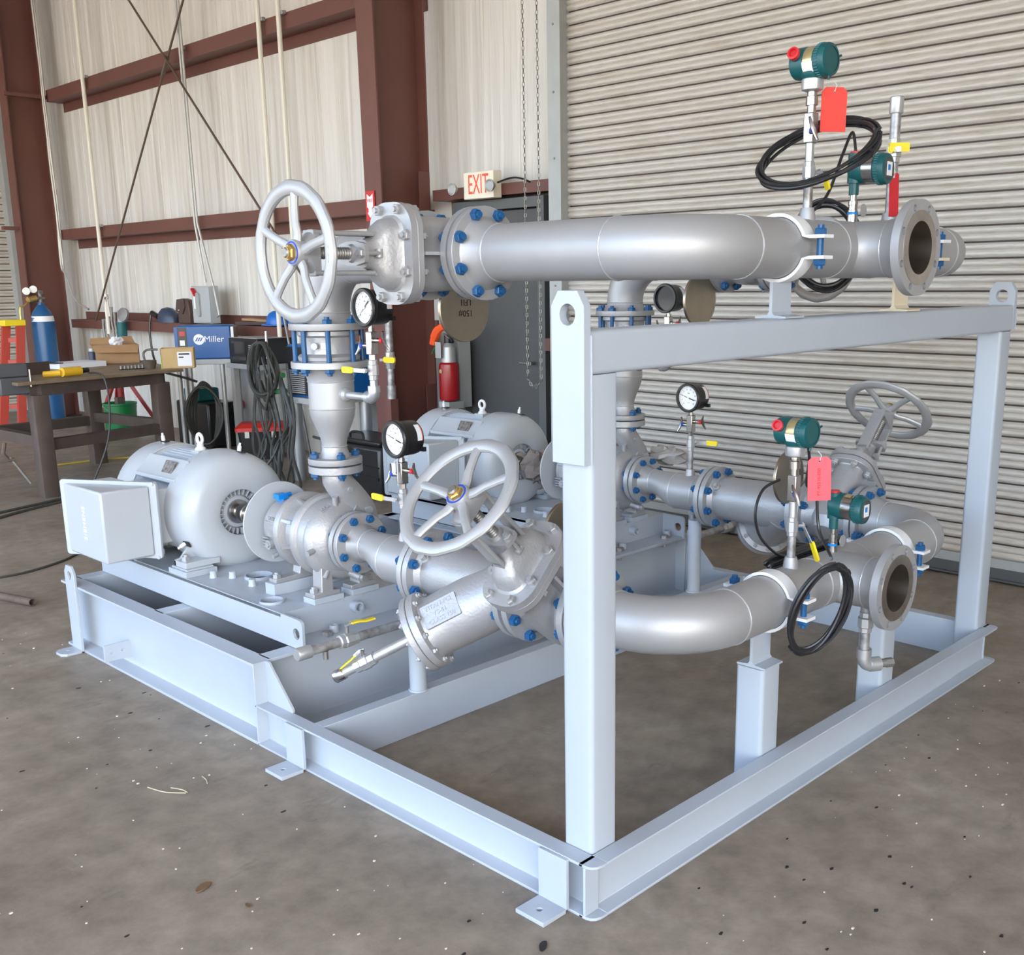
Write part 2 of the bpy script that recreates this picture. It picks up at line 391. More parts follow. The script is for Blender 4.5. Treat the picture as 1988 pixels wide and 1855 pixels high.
# Z-girts: inner flange up, horizontal web back to the sheeting
def girt(name, y0, y1, zb, zt, down=False):
    mb = MB(); xf = 3.786
    if not down:
        mb.box((xf, y0, zb), (xf+0.008, y1, zt)); mb.box((xf+0.008, y0, zb), (XW-0.012, y1, zb+0.008)); mb.box((XW-0.012, y0, zb-0.1), (XW-0.002, y1, zb+0.008))
    else:
        mb.box((xf, y0, zb), (xf+0.008, y1, zt)); mb.box((xf+0.008, y0, zt-0.008), (XW-0.012, y1, zt)); mb.box((XW-0.012, y0, zt-0.008), (XW-0.002, y1, zt+0.09))
    return struct(name, mb, 'maroon', (xf, y0, zb))
girt('trim_1', 5.22, 12.0, 3.735, 3.865); girt('trim_2', 5.22, 12.0, 2.152, 2.272); girt('trim_3', 5.22, 12.0, 1.10, 1.20, True)
girt('trim_4', 3.66, 5.0, 2.205, 2.285)
# column: tapered built-up I section (inner flange, web, outer flange)
def column(name, yc, xi0, xi1, xo=3.77):
    o = struct(name, MB().prism([(xi0+0.012, 0), (xo-0.012, 0), (xo-0.012, 6.3), (xi1+0.012, 6.3)], -yc-0.006, -yc+0.006, frame((0, 0, 0), X, Z, -Y)), 'maroon')
    def fl(xa, xb): return MB().prism([(xa, 0), (xa+0.014, 0), (xb+0.014, 6.3), (xb, 6.3)], -yc-0.1, -yc+0.1, frame((0, 0, 0), X, Z, -Y))
    part('flange', fl(xi0, xi1), 'maroon', o); part('flange', fl(xo-0.014, xo-0.014), 'maroon', o)
    part('base_plate', MB().box((xi0-0.03, yc-0.12, 0), (xo+0.02, yc+0.12, 0.02)), 'maroon_dark', o)
    return o
c1 = column('building_column', 5.11, 3.315, 3.27)
c2 = column('building_column', 12.12, 3.30, 3.36)
for z in (0.5, 2.12, 3.66): part('clip_angle', MB().box((3.66, 5.005, z), (3.757, 5.012, z+0.30)), 'maroon', c1)
part('brace_clip', MB().box((3.30, 11.96, 3.76), (3.77, 12.0, 3.80)), 'maroon', c2); part('stiffener', MB().box((3.14, 12.05, 2.26), (3.32, 12.12, 2.30)), 'maroon', c2)
# end wall at the far left, with its own roller door
endw = struct('wall_left', MB().box((-6.5, 13.3, 0), (XW+0.1, 13.4, 6.3)), 'insulation')
part('corner_post', MB().box((3.60, 13.12, 0), (3.70, 13.3, 6.2)), 'guide_galv', endw)
part('corner_post', MB().box((3.71, 13.05, 0), (3.80, 13.3, 6.2)), 'maroon_dark', endw)

def slat_mesh(L, axis):
    P = 0.082; prof = []
    for i in range(13):                    # two shallow bulges per slat, a deep groove at the joint
        u = i/12; z = u*(P-0.009)
        d = 0.013*abs(math.sin(2*PI*u))**0.5+(0.003 if 0.1 < u < 0.9 else 0)
        prof.append((d, z))
    mb = MB(); vs = []; fs = []
    for k, s_ in enumerate((0, L)):
        for d, z in prof: vs.append((-d, s_, z) if axis == 'Y' else (s_, -d, z))
        for d, z in prof: vs.append((0.006, s_, z) if axis == 'Y' else (s_, 0.006, z))
    n = len(prof)
    for i in range(n-1):
        q = (i, i+1, 2*n+i+1, 2*n+i); fs.append(q[::-1] if axis == 'X' else q); fs.append((n+i, 2*n+n+i, 2*n+n+i+1, n+i+1))
    me = mesh_of('slat', mb.add(vs, fs), V((0, 0, 0)), 60); me.materials.append(MAT['slat_galv']); return me
d1 = struct('door_1', MB().box((3.800, -5.5, 0.0), (3.812, 3.57, 4.6)), 'maroon_dark')
part('bottom_bar', MB().box((3.765, -5.5, 0.012), (3.80, 3.565, 0.075)).box((3.745, -5.5, 0.012), (3.80, 3.565, 0.022)), 'door_frame', d1)
part('bottom_rail', MB().box((3.775, -5.5, 0.075), (3.80, 3.565, 0.125)), 'guide_galv', d1)
sm = slat_mesh(9.07, 'Y')
for i in range(52): inst('slat', sm, d1, Matrix.Translation((3.792, -5.5, 0.125+0.082*i)))
part('guide_rail', MB().box((3.70, 3.565, 0), (3.80, 3.66, 5.2)).box((3.69, 3.55, 0), (3.70, 3.665, 5.2)), 'guide_galv', d1)
part('guide_rail', MB().box((3.70, -5.62, 0), (3.80, -5.5, 5.2)), 'guide_galv', d1)
mb = MB()
for i in range(11): mb.cyl((3.6905, 3.61, 0.3+0.42*i), (3.684, 3.61, 0.3+0.42*i), 0.008, 8)
part('rail_bolts', mb, 'bare_steel', d1)
d3 = struct('door_3', MB().box((-2.4, 13.28, 0.0), (3.60, 13.295, 4.4)), 'maroon_dark')
sm3 = slat_mesh(6.0, 'X')
for i in range(50): inst('slat', sm3, d3, Matrix.Translation((-2.4, 13.27, 0.09+0.082*i)))
part('bottom_bar', MB().box((-2.4, 13.22, 0.0), (3.60, 13.28, 0.09)), 'guide_galv', d3)
# exit door
d2 = struct('door_2', MB().box((3.86, 3.90, 0.01), (3.90, 4.70, 2.10)), 'door_dark')
fr = MB().box((3.80, 3.82, 0), (3.93, 3.89, 2.18)).box((3.80, 4.71, 0), (3.93, 4.79, 2.18)).box((3.80, 3.89, 2.11), (3.93, 4.71, 2.18))
part('door_frame', fr, 'door_frame', d2)
part('lever_handle', MB().cyl((3.86, 3.99, 1.0), (3.81, 3.99, 1.0), 0.012).cyl((3.815, 3.99, 1.0), (3.815, 4.1, 1.0), 0.009), 'bare_steel', d2)
for z in (0.3, 1.05, 1.85): part('hinge', MB().cyl((3.85, 4.705, z), (3.85, 4.705, z+0.1), 0.012, 10), 'bare_steel', d2)
struct('trim_5', MB().box((3.93, 3.64, 0), (3.97, 4.86, 2.24)), 'door_dark')
struct('trim_6', MB().box((3.786, 3.67, 1.10), (3.93, 3.81, 1.19)), 'maroon')

# surface-run pipes and braces on the wall
def pipe_run(name, label, pts, r, m, group=None, clips=()):
    mb = MB().tube(pts, r, 10); t_ = thing(name, label, 'pipe' if 'pipe' in label else 'conduit', pts[0], group)
    part('run', mb, m, t_)
    for c in clips: part('clip', MB().cbox(c, (0.03, 0.07, 0.03)), 'galv', t_)
    return t_
pipe_run('wall_pipe', 'white vertical pipe on the wall left of the crossed braces', [(3.74, 10.86, 1.05), (3.74, 10.86, 6.2)], 0.022, 'pvc_white', 'white wall pipes', [(3.76, 10.83, 3.86), (3.76, 10.83, 2.27)])
pipe_run('wall_pipe', 'left of the paired white vertical pipes behind the upper near handwheel', [(3.74, 7.22, 1.05), (3.74, 7.22, 6.2)], 0.022, 'pvc_white', 'white wall pipes', [(3.76, 7.2, 3.86)])
pipe_run('wall_pipe', 'right of the paired white vertical pipes, nearest the brown column', [(3.74, 6.90, 1.05), (3.74, 6.90, 6.2)], 0.022, 'pvc_white', 'white wall pipes', [(3.76, 6.87, 3.86)])
pipe_run('electrical_conduit', 'thin grey conduit dropping past the brace crossing to the switch box', [(3.72, 8.62, 6.2), (3.72, 8.60, 2.2), (3.74, 8.52, 1.62)], 0.012, 'conduit', None, [(3.74, 8.6, 3.82)])
pipe_run('electrical_conduit', 'second thin grey conduit bending down into the switch box side', [(3.72, 8.57, 6.2), (3.72, 8.55, 2.2), (3.74, 8.36, 1.55), (3.74, 8.30, 1.30), (3.76, 8.42, 1.27)], 0.012, 'conduit')
tk = thing('cable_bundle', 'bundle of grey cables tied down the far left column', 'cables', (3.70, 11.95, 1.1))
for i in range(4):
    pts = smooth([(3.74+0.012*i, 11.97-0.02*i, 6.2-0.0*i)]+[(3.735+0.02*(i % 2)+0.01*math.sin(k*2.1+i), 11.97+0.012*math.cos(k*1.7+i), 6.2-0.62*k) for k in range(1, 8)]+[(3.735, 11.9, 1.75), (3.74, 11.72, 1.45), (3.74, 11.35, 1.33)], 4)
    part('cable', MB().tube(pts, 0.012, 6), 'conduit', tk)
br = thing('brace_rod', 'brown diagonal brace rod rising from the far column toward the upper right', 'rod', (3.72, 10.9, 1.25)); part('rod', MB().cyl((3.68, 11.05, 1.2), (3.68, 7.55, 5.16), 0.011, 8), 'rod_brown', br); part('turnbuckle', MB().cyl((3.68, 8.93, 3.60), (3.68, 8.78, 3.77), 0.02, 8), 'rod_brown', br)
br = thing('brace_rod', 'brown diagonal brace rod falling from upper left toward the near column', 'rod', (3.75, 6.1, 1.25)); part('rod', MB().cyl((3.65, 10.35, 5.3), (3.65, 6.18, 1.2), 0.011, 8), 'rod_brown', br); part('turnbuckle', MB().cyl((3.65, 7.0, 2.0), (3.65, 6.88, 1.88), 0.02, 8), 'rod_brown', br)
# hand chain of the roller door: two falls joined by a loop, every link real
ch = thing('hand_chain', 'pull chain of the roller door hanging beside the exit door', 'chain', (3.66, 3.79, 0.75))
lk = MB(); prof = [(0.006, 0.016), (-0.006, 0.016)]
ring = [V((0.0075*math.cos(a), 0, 0.017*math.sin(a))) for a in [2*PI*i/10 for i in range(10)]]
lk.tube(ring, 0.0032, 5, closed=True); lkm = mesh_of('link', lk, V((0, 0, 0))); lkm.materials.append(MAT['chain'])
k = 0; pth = []
for z in [0.93+0.0285*i for i in range(105)]: pth.append(((3.66, 3.862-0.0*z, z)))
for z in [0.93+0.0285*i for i in range(105)]: pth.append(((3.66, 3.728, z)))
for a in [PI*i/7 for i in range(1, 7)]: pth.append((3.66, 3.795+0.067*math.cos(a), 0.93-0.075*math.sin(a)))
for i, p in enumerate(pth):
    tilt = 0 if i < 210 else (PI/2-PI*(i-209)/7)
    inst('link', lkm, ch, Matrix.Translation(p) @ Matrix.Rotation(-tilt, 4, 'X') @ Matrix.Rotation((PI/2 if i % 2 else 0)+0.5, 4, 'Z'))
# exit sign with its two lamp heads
ex = thing('exit_sign', 'cream exit sign with red letters and two round lamp heads above the door', 'sign', (3.74, 4.38, 2.18))
hs = part('housing', MB().box((3.70, 4.225, 2.185), (3.785, 4.545, 2.375)), 'exit_face', ex, bevel=0.006)
F = frame((3.699, 4.385, 2.28), -Y, Z, -X)
part('lettering', text_mb('EXIT', 0.175, F @ Matrix.Diagonal((0.62, 1.12, 1, 1)), 0.001), 'exit_red', hs)
for sgn, yy in ((1, 4.605), (-1, 4.20)):
    part('lamp_head', MB().lathe([(0.02, 0), (0.042, 0.03), (0.045, 0.045), (0.038, 0.047), (0.03, 0.04)], zframe((3.70-0.02, yy, 2.262), (-1, 0, 0)), 20), 'guide_galv', ex)
part('lead', MB().tube(smooth([(3.74, 4.22, 2.29), (3.74, 4.08, 2.31), (3.74, 3.98, 2.30), (3.80, 3.93, 2.27)]), 0.007, 6), 'black_rubber', ex)
fs_ = thing('fire_sign', 'small red and white fire arrow sign on the brown column', 'sign', (3.29, 5.2, 2.10))
FS = frame((3.288, 5.14, 2.16), -Y, Z, -X)
pn = part('panel', MB().box((3.289, 5.085, 2.05), (3.293, 5.195, 2.265)), 'red', fs_)
part('arrow', MB().prism([(-0.036, 0.075), (0, 0.052), (0.036, 0.075), (0.036, -0.02), (0.02, -0.03), (0.02, -0.06), (0.036, -0.06), (0, -0.098), (-0.036, -0.06), (-0.02, -0.06), (-0.02, -0.03), (-0.036, -0.02)], 0, 0.0012, FS @ Matrix.Translation((0, 0.01, 0))), 'label_white', pn)
part('lettering', text_mb('FIRE', 0.034, FS @ Matrix.Translation((0, 0.035, 0.002)), 0.0005), 'red', pn)
# ------------------------------------------------------------------ skid frame
SK = thing('skid_frame', 'light grey welded steel skid with portal frame in the foreground', 'skid frame', (1.29, 1.6, 0))
def channel(h, b_, tw, tf):       # C section: back at x=b_, toes at x=0, bottom at y=0
    return [(0, 0), (b_, 0), (b_, h), (0, h), (0, h-tf), (b_-tw-0.012, h-tf-0.002), (b_-tw-0.003, h-tf-0.005), (b_-tw, h-tf-0.014), (b_-tw, tf+0.014), (b_-tw-0.003, tf+0.005), (b_-tw-0.012, tf+0.002), (0, tf)]
c6 = channel(0.152, 0.052, 0.008, 0.008); c12 = channel(0.304, 0.075, 0.010, 0.011)
LW = 2.58; YS = 1.585; YE = 3.2
# front channel: toes face -Y; both ends rounded in plan as on the photographed skid
def front_channel():
    mb = MB(); xs0, xs1 = 0.052, LW
    F = frame((0, 0, 0), Y, Z, X); mb.prism([(p[0], p[1]) for p in c6], xs0, xs1-0.03, F)
    for z0 in (0, 0.144):
        mb.prism([(0.052, 0.052), (0.0, 0.052), (0.0, 0.030), (0.004, 0.015), (0.014, 0.005), (0.030, 0.0), (0.052, 0)][::-1], z0, z0+0.008, Matrix())
        mb.prism([(LW-0.03, 0), (LW-0.012, 0.004), (LW-0.003, 0.014), (LW, 0.03), (LW, 0.052), (LW-0.03, 0.052)], z0, z0+0.008, Matrix())
    mb.box((0.0, 0.030, 0.008), (0.052, 0.038, 0.144)); return mb
part('front_channel', front_channel(), 'skid_paint', SK, bevel=0.0015)
for sgn, x0 in ((1, 0.0), (-1, LW)):
    if sgn > 0: Fm = lambda yA, yB, pr: MB().loft([[V((x0+p[0], yA, p[1])) for p in pr], [V((x0+p[0], yB, p[1])) for p in pr]][::-1])
    else: Fm = lambda yA, yB, pr: MB().loft([[V((x0-p[0], yA, p[1])) for p in pr], [V((x0-p[0], yB, p[1])) for p in pr]])
    part('low_side_channel', Fm(0.039, YS, c6), 'skid_paint', SK, bevel=0.0015)
    part('deep_side_channel', Fm(YS, YE, c12), 'skid_paint', SK, bevel=0.0015)
    part('end_plate', MB().box((x0 if sgn > 0 else x0-0.066, YS-0.008, 0.0), (x0+0.066 if sgn > 0 else x0, YS, 0.304)), 'skid_paint', SK, bevel=0.001)
    gx = x0+sgn*0.052
    part('gusset_plate', MB().prism([(YS-0.008, 0.152), (YS-0.165, 0.152), (YS-0.165, 0.164), (YS-0.030, 0.304), (YS-0.008, 0.304)], -0.005, 0.005, frame((gx, 0, 0), Y, Z, X)), 'skid_paint', SK, bevel=0.001)
# cross members
def yface(y0, y1, x0, x1, z0, z1): return MB().box((x0, y0, z0), (x1, y1, z1))
def cross(yb, pr, x0, x1, toes): return MB().loft([[V((x, yb+toes*p[0], p[1])) for p in pr] for x in ((x0, x1) if toes > 0 else (x1, x0))])
part('deep_cross_channel', cross(YS-0.005, c12, 0.066, LW-0.066, 1), 'skid_paint', SK, bevel=0.0015)
part('deep_cross_channel', cross(2.445, c12, 0.066, LW-0.066, -1), 'skid_paint', SK, bevel=0.0015)
part('deep_cross_channel', cross(YE+0.015, c12, 0.066, LW-0.066, -1), 'skid_paint', SK, bevel=0.0015)
part('low_cross_channel', cross(1.247+0.049, c6, 0.052, LW-0.052, -1), 'skid_paint', SK, bevel=0.0015)
for xx in (0.80, 1.80): part('deep_cross_channel', MB().loft([[V((xx+p[0], y, p[1])) for p in c12] for y in (YE, YS+0.07)]), 'skid_paint', SK, bevel=0.0015)
# portal: posts, beam, stubs
def post(x0, y0, z0, z1, w_=0.1): return MB().prism(rrect(w_, w_, 0.014, 5), z0, z1, Matrix.Translation((x0+w_/2, y0+w_/2, 0)))
part('portal_post', post(0.0545, 0.0545, 0.0, 1.374), 'skid_paint', SK)
part('portal_post', post(LW-0.052-0.1+0.048, 0.0545, 0.0, 1.374), 'skid_paint', SK)
part('portal_beam', MB().prism(rrect(0.1, 0.102, 0.012, 5), 0.0545, LW-0.004, frame((0, 0.1045, 1.425), Y, Z, X)), 'skid_paint', SK)
for x0 in (0.838, 1.625): part('stub_post', post(x0, 0.0545, 0.0, 0.428), 'skid_paint', SK)
# lifting lugs on the portal
for xx, lab in ((0.0295, 'near'), (LW-0.003, 'far')):
    pl = MB(); Fp = frame((xx, 0.1045, 0), Y, Z, X)
    zt = 1.566; zb = 1.165 if lab == 'near' else 1.38
    pl.plate([(-0.051, zb), (0.051, zb), (0.051, zt-0.034), (0.030, zt), (-0.030, zt), (-0.051, zt-0.034)], [circ(0.0245, 24, 0, zt-0.054)], 0, 0.0245, Fp)
    lg_ = part('lifting_lug', pl, 'skid_paint', SK, bevel=0.0012)
    part('weld_seam', MB().tube([(xx+0.026, 0.0535, zb+0.01*i) for i in range(int((1.475-zb)/0.01))], 0.0035, 6), 'skid_paint', lg_)
# rear lifting lug / hold-down plates
def clip(yc, wd, zt, foot=0.085, hole=True, lug=False):
    th = 0.012
    vert = MB(); Fv = frame((-th, yc, 0), Y, Z, X)
    if lug: vert.plate([(-wd/2, 0.006), (wd/2, 0.006), (wd/2, zt-0.03), (wd/2-0.022, zt), (-wd/2+0.022, zt), (-wd/2, zt-0.03)], [circ(0.019, 20, 0, zt-0.045)], 0, th, Fv)
    else: vert.prism(rrect(wd, zt-0.006, 0.004, 2, 0, 0.006+(zt-0.006)/2), 0, th, Fv)
    part('clip_angle', vert, 'skid_paint', SK, bevel=0.0015)
    ft = MB(); ft.plate([(-foot, -wd/2+0.022 if lug else -wd/2), (-foot+0.02, -wd/2), (0, -wd/2), (0, wd/2), (-foot+0.02, wd/2), (-foot, wd/2-0.022 if lug else wd/2)], [circ(0.008, 14, -foot*0.55, 0)], 0, 0.012, Matrix.Translation((-th, yc, 0)))
    part('clip_foot', ft, 'skid_paint', SK, bevel=0.0015)
clip(0.135, 0.10, 0.150); clip(1.330, 0.10, 0.150); clip(3.07, 0.095, 0.395, 0.085, True, True)
part('ground_lug', MB().plate([(-0.050, 0.047), (0.066, 0.047), (0.066, 0.120), (-0.050, 0.120)], [circ(0.006, 12, -0.020, 0.083), circ(0.006, 12, 0.026, 0.086)], 0, 0.008, frame((0, 2.70, 0.0), X, Z, -Y)), 'skid_paint', SK, bevel=0.001)
for xx in (0.478, 2.148): part('support_leg', MB().cyl((xx, 1.268, 0.152), (xx, 1.268, 0.50), 0.031, 24).torus(0.031, 0.005, Matrix.Translation((xx, 1.268, 0.154)), 24, 8), 'skid_paint', SK)
# pipe shoes (tee sections) carrying the clamps
def shoe(xc, z0, z1, m):
    mb = MB(); yc = 0.1045
    mb.prism([(-0.051, 0), (0.051, 0), (0.051, 0.005), (0.012, 0.009), (0.005, 0.018), (0.005, z1-z0), (-0.005, z1-z0), (-0.005, 0.018), (-0.012, 0.009), (-0.051, 0.005)], -0.05, 0.05, frame((xc, yc, z0), Y, Z, X))
    return part('pipe_shoe', mb, m, SK)
# ------------------------------------------------------------------ piping
YH = 0.107; ZU = 1.672; ZL = 0.620; XT = 1.325; R6 = 0.0841; FO = 0.1395; EL = 0.2286
XA, XB = 0.485, 2.17; ZP = 0.647; YR = 1.715
def wn_flange(mb, p, d, od=FO, t_=0.0254, r=R6, hub=0.052, L=0.089, n=40):   # weld-neck flange, face at p, pipe side towards d
    mb.lathe([(od*0.72, 0), (od*0.76, 0.0), (od*0.765, 0.002), (od-0.001, 0.002), (od, 0.004), (od, t_-0.001), (od-0.001, t_), (r*1.30, t_), (r*1.22, t_+0.006), (r*1.03, L*0.82), (r, L)], zframe(p, d), n); return mb
def bead(parent, p, d, r, n=32): part('weld_bead', MB().torus(r, 0.0028, zframe(p, d), n, 6), 'bead', parent)
side = {XA: 'near', XB: 'far'}

def header(z, name, label, y_up, loc_label, xl=XA, xr=XB, upper=True):
    t_ = thing(name, label, 'pipe', (XT, YH, z-R6)); yj = y_up
    mb = MB()
    # left leg, elbow, run, tee, elbow, right leg
    for xc, sg in ((xl, 1), (xr, -1)):
        mbp = MB(); c = (xc+sg*EL, YH+EL, z)
        mbp.elbow(c, (-sg, 0, 0), (0, -1, 0), EL, R6, 36, 18); part('elbow', mbp, 'silver', t_)
        if yj-0.089 > YH+EL+0.004: part('pipe_leg', MB().cyl((xc, YH+EL, z), (xc, yj-0.089, z), R6, 36), 'silver', t_)
        part('flange', wn_flange(MB(), (xc, yj, z), -Y), 'silver', t_)
        bead(t_, (xc, YH+EL, z), Y, R6)
        bead(t_, (xc, yj-0.089, z), Y, R6)
        bead(t_, (xc+sg*EL, YH, z), X, R6)
    part('header_pipe', MB().cyl((xl+EL, YH, z), (XT-0.143, YH, z), R6, 36), 'silver', t_)
    part('header_pipe', MB().cyl((XT+0.143, YH, z), (xr-EL, YH, z), R6, 36), 'silver', t_)
    te = MB(); nb = 36; rings = []
    te.lathe([(R6+0.0015, 0), (R6+0.0015, 0.286)], zframe((XT-0.143, YH, z), X), 36, caps=False)
    for hgt, fl in ((0.0, 0.03), (0.060, 0.030), (0.078, 0.021), (0.092, 0.010), (0.110, 0.002), (0.143, 0.0)):
        rings.append([V((XT+(R6+fl)*math.cos(2*PI*k_/nb), YH-hgt, z+R6*math.sin(2*PI*k_/nb)*(1+0.0*fl))) for k_ in range(nb)])
    te.loft(rings, False, False); part('tee', te, 'silver', t_)
    bead(t_, (XT-0.143, YH, z), X, R6); bead(t_, (XT+0.143, YH, z), X, R6); bead(t_, (XT, YH-0.143, z), Y, R6)
    # open flange with real bolt holes and bore
    fc = (XT, YH-0.232, z); Ff = frame(fc, X, Z, -Y)
    of = MB(); of.plate(circ(FO, 48), [circ(0.0775, 40)]+[circ(0.0112, 12, 0.1206*math.cos(PI/8+i*PI/4), 0.1206*math.sin(PI/8+i*PI/4)) for i in range(8)], -0.0254, 0, Ff)
    of.lathe([(0.0775, -0.0254), (R6*1.3, -0.0254), (R6*1.22, -0.031), (R6*1.03, -0.075), (R6, -0.089), (0.076, -0.089)], Ff, 40, caps=False)
    part('open_flange', of, 'silver', t_)
    part('raised_face', MB().lathe([(0.0772, 0.0), (0.0772, 0.0016), (0.108, 0.0016), (0.108, 0.0)], Ff, 48, closed=True), 'bore_steel', t_, 'bare machined sealing face')
    part('bore', MB().lathe([(0.0774, 0.001), (0.077, -0.09), (0.0768, -0.25), (0.0, -0.26)], Ff, 40, caps=False), 'bore_steel', t_, 'bare steel inside of the branch')
    return t_
HU = header(ZU, 'discharge_header', 'upper silver pipe header with an open flange, resting on the portal beam', 0.885, 'upper')
HL = header(ZL, 'suction_header', 'lower silver pipe header with an open flange, behind the portal posts', 0.425, 'lower')
lug_m = {XA: ('near', 'nearer'), XB: ('far', 'farther')}

def handwheel(mb, Rm, F):
    n = 60; m = 12; rings = []
    for i in range(n):
        a = 2*PI*i/n; notch = 0.0022 if (i % 4) < 2 else 0
        rings.append([F @ V(((Rm+(0.0205+(notch if math.cos(2*PI*k/m) > 0.3 else 0))*math.cos(2*PI*k/m))*math.cos(a), (Rm+(0.0205+(notch if math.cos(2*PI*k/m) > 0.3 else 0))*math.cos(2*PI*k/m))*math.sin(a), 0.0135*math.sin(2*PI*k/m))) for k in range(m)])
    rings.append(rings[0]); mb.loft(rings, False, False); return mb
def gate_valve(xc, z, y0, y1, d, label, spin=0.0):
    d = V(d).normalized(); wv = Y.cross(d); yc = (y0+y1)/2
    M = frame((xc, yc, z), wv, Y, d)                         # local: x across, y along the pipe, z along the stem
    t_ = thing('gate_valve', label, 'valve', (xc, yc, z-FO), 'flanged gate valves'); h = (y1-y0)/2
    Fy = frame((0, 0, 0), V((0, 0, 1)), V((1, 0, 0)), V((0, 1, 0)))
    b_ = MB(M); b_.lathe([(0.10, -h), (FO, -h+0.002), (FO, -h+0.0254), (0.112, -h+0.0258), (0.104, -h+0.036), (0.100, -h+0.06), (0.100, h-0.06), (0.104, h-0.036), (0.112, h-0.0258), (FO, h-0.0254), (FO, h-0.002), (0.10, h)], Fy, 40)
    rr = []
    for zz, a, c in ((-0.115, 0.03, 0.03), (-0.108, 0.075, 0.05), (-0.07, 0.104, 0.064), (0.0, 0.110, 0.068), (0.12, 0.112, 0.060), (0.185, 0.112, 0.060), (0.196, 0.120, 0.066)):
        rr.append([(x_, y_, zz) for x_, y_ in rrect(2*a, 2*c, min(a, c)*0.8, 5)])
    b_.loft(rr); part('body', b_, 'silver_cast', t_)
    part('body_rib', MB(M).box((-0.005, -h+0.027, 0.06), (0.005, h-0.027, 0.188)), 'silver_cast', t_)
    part('bonnet_flange', MB(M).prism(rrect(0.292, 0.196, 0.078, 8), 0.190, 0.213), 'silver_cast', t_, bevel=0.002)
    bo = MB(M); bo.prism(rrect(0.296, 0.200, 0.080, 8), 0.2155, 0.238)
    rr = []
    for zz, a, c, r_ in ((0.237, 0.112, 0.064, 0.05), (0.245, 0.104, 0.058, 0.05), (0.27, 0.099, 0.052, 0.045), (0.292, 0.086, 0.044, 0.04), (0.306, 0.062, 0.036, 0.034), (0.325, 0.045, 0.032, 0.03), (0.343, 0.040, 0.030, 0.028)):
        rr.append([(x_, y_, zz) for x_, y_ in rrect(2*a, 2*c, min(r_, c*0.95), 6)])
    bo.loft(rr); part('bonnet', bo, 'silver_cast', t_)
    part('gasket', MB(M).prism(rrect(0.284, 0.188, 0.076, 8), 0.213, 0.2155), 'gasket', t_)
    bm = bolt_mesh('stud', 0.048, 0.0082, 'silver')
    for x_, y_ in ((-0.126, -0.045), (-0.126, 0.045), (0.126, -0.045), (0.126, 0.045), (-0.052, -0.080), (0.052, -0.080), (-0.052, 0.080), (0.052, 0.080)):
        inst('bonnet_bolt', bm, t_, M @ Matrix.Translation((x_, y_, 0.214)) @ Matrix.Rotation(0.4+x_*9, 4, 'Z'))
    for sx in (-1, 1):
        ym = MB(M); ym.prism(rrect(0.014, 0.052, 0.005, 3, sx*0.055, 0), 0.318, 0.525)
        ym.loft([[(sx*(0.055+a), b2, zz) for a, b2 in ((-0.007, -0.02), (0.007, -0.02), (0.007, 0.02), (-0.007, 0.02))] for zz in (0.285, 0.33)])
        part('yoke_arm', ym, 'silver_cast', t_)
    part('yoke_head', MB(M).loft([[(x_, y_, zz) for x_, y_ in rrect(2*a, 2*c, c*0.8, 5)] for zz, a, c in ((0.505, 0.064, 0.027), (0.520, 0.064, 0.029), (0.532, 0.045, 0.033), (0.548, 0.034, 0.033))]), 'silver_cast', t_)
    part('gland_flange', MB(M).prism([(-0.026, -0.060), (-0.012, -0.066), (0.012, -0.066), (0.026, -0.060), (0.034, -0.02), (0.034, 0.02), (0.026, 0.060), (0.012, 0.066), (-0.012, 0.066), (-0.026, 0.060), (-0.034, 0.02), (-0.034, -0.02)], 0.368, 0.382).lathe([(0.025, 0.34), (0.025, 0.369)], None, 20).lathe([(0.027, 0.381), (0.023, 0.394)], None, 20), 'silver_cast', t_)
    for sy in (-1, 1):
        inst('gland_bolt', bolt_mesh('screw', 0.02, 0.0075, 'silver'), t_, M @ Matrix.Translation((0, sy*0.052, 0.382)))
        part('eye_bolt', MB(M).cyl((0, sy*0.052, 0.318), (0, sy*0.052, 0.37), 0.0065, 10).cyl((-0.012, sy*0.047, 0.318), (0.012, sy*0.047, 0.318), 0.011, 12), 'silver', t_)
    th = [(0.0145 if (i % 2) else 0.0175, 0.386+0.0042*i) for i in range(34)]
    part('threaded_stem', MB(M).lathe([(0.0145, 0.32)]+th+[(0.0150, 0.535), (0.0150, 0.602), (0.011, 0.606)], None, 18), 'bare_steel', t_)
    wh = MB(M); wz = 0.572; handwheel(wh, 0.172, Matrix.Translation((0, 0, wz)))
    for i in range(5):
        a = spin+2*PI*i/5; ca, sa = math.cos(a), math.sin(a)
        rr = []
        for r_, zz, ww, hh in ((0.022, wz-0.008, 0.016, 0.012), (0.05, wz-0.010, 0.015, 0.011), (0.085, wz-0.002, 0.014, 0.0105), (0.13, wz, 0.0135, 0.010), (0.166, wz, 0.0155, 0.0105)):
            rr.append([(ca*r_-sa*ww*math.cos(2*PI*k/10), sa*r_+ca*ww*math.cos(2*PI*k/10), zz+hh*math.sin(2*PI*k/10)) for k in range(10)])
        wh.loft(rr)
    wh.lathe([(0.030, wz-0.030), (0.034, wz-0.026), (0.036, wz+0.004), (0.033, wz+0.010), (0.016, wz+0.010)], None, 28)
    hw = part('handwheel', wh, 'silver', t_)
    part('stem_nut', MB(M).lathe([(0.0235, wz+0.010), (0.0235, wz+0.021), (0.020, wz+0.024)], Matrix.Rotation(spin, 4, 'Z'), 6).lathe([(0.0165, wz+0.024), (0.0165, wz+0.030)], None, 16), 'brass', t_)
    part('marker_ring', MB(M).lathe([(0.026, wz+0.0100), (0.0315, wz+0.0100), (0.0315, wz+0.0112), (0.026, wz+0.0112)], None, 32, closed=True), 'blue_mark', hw)
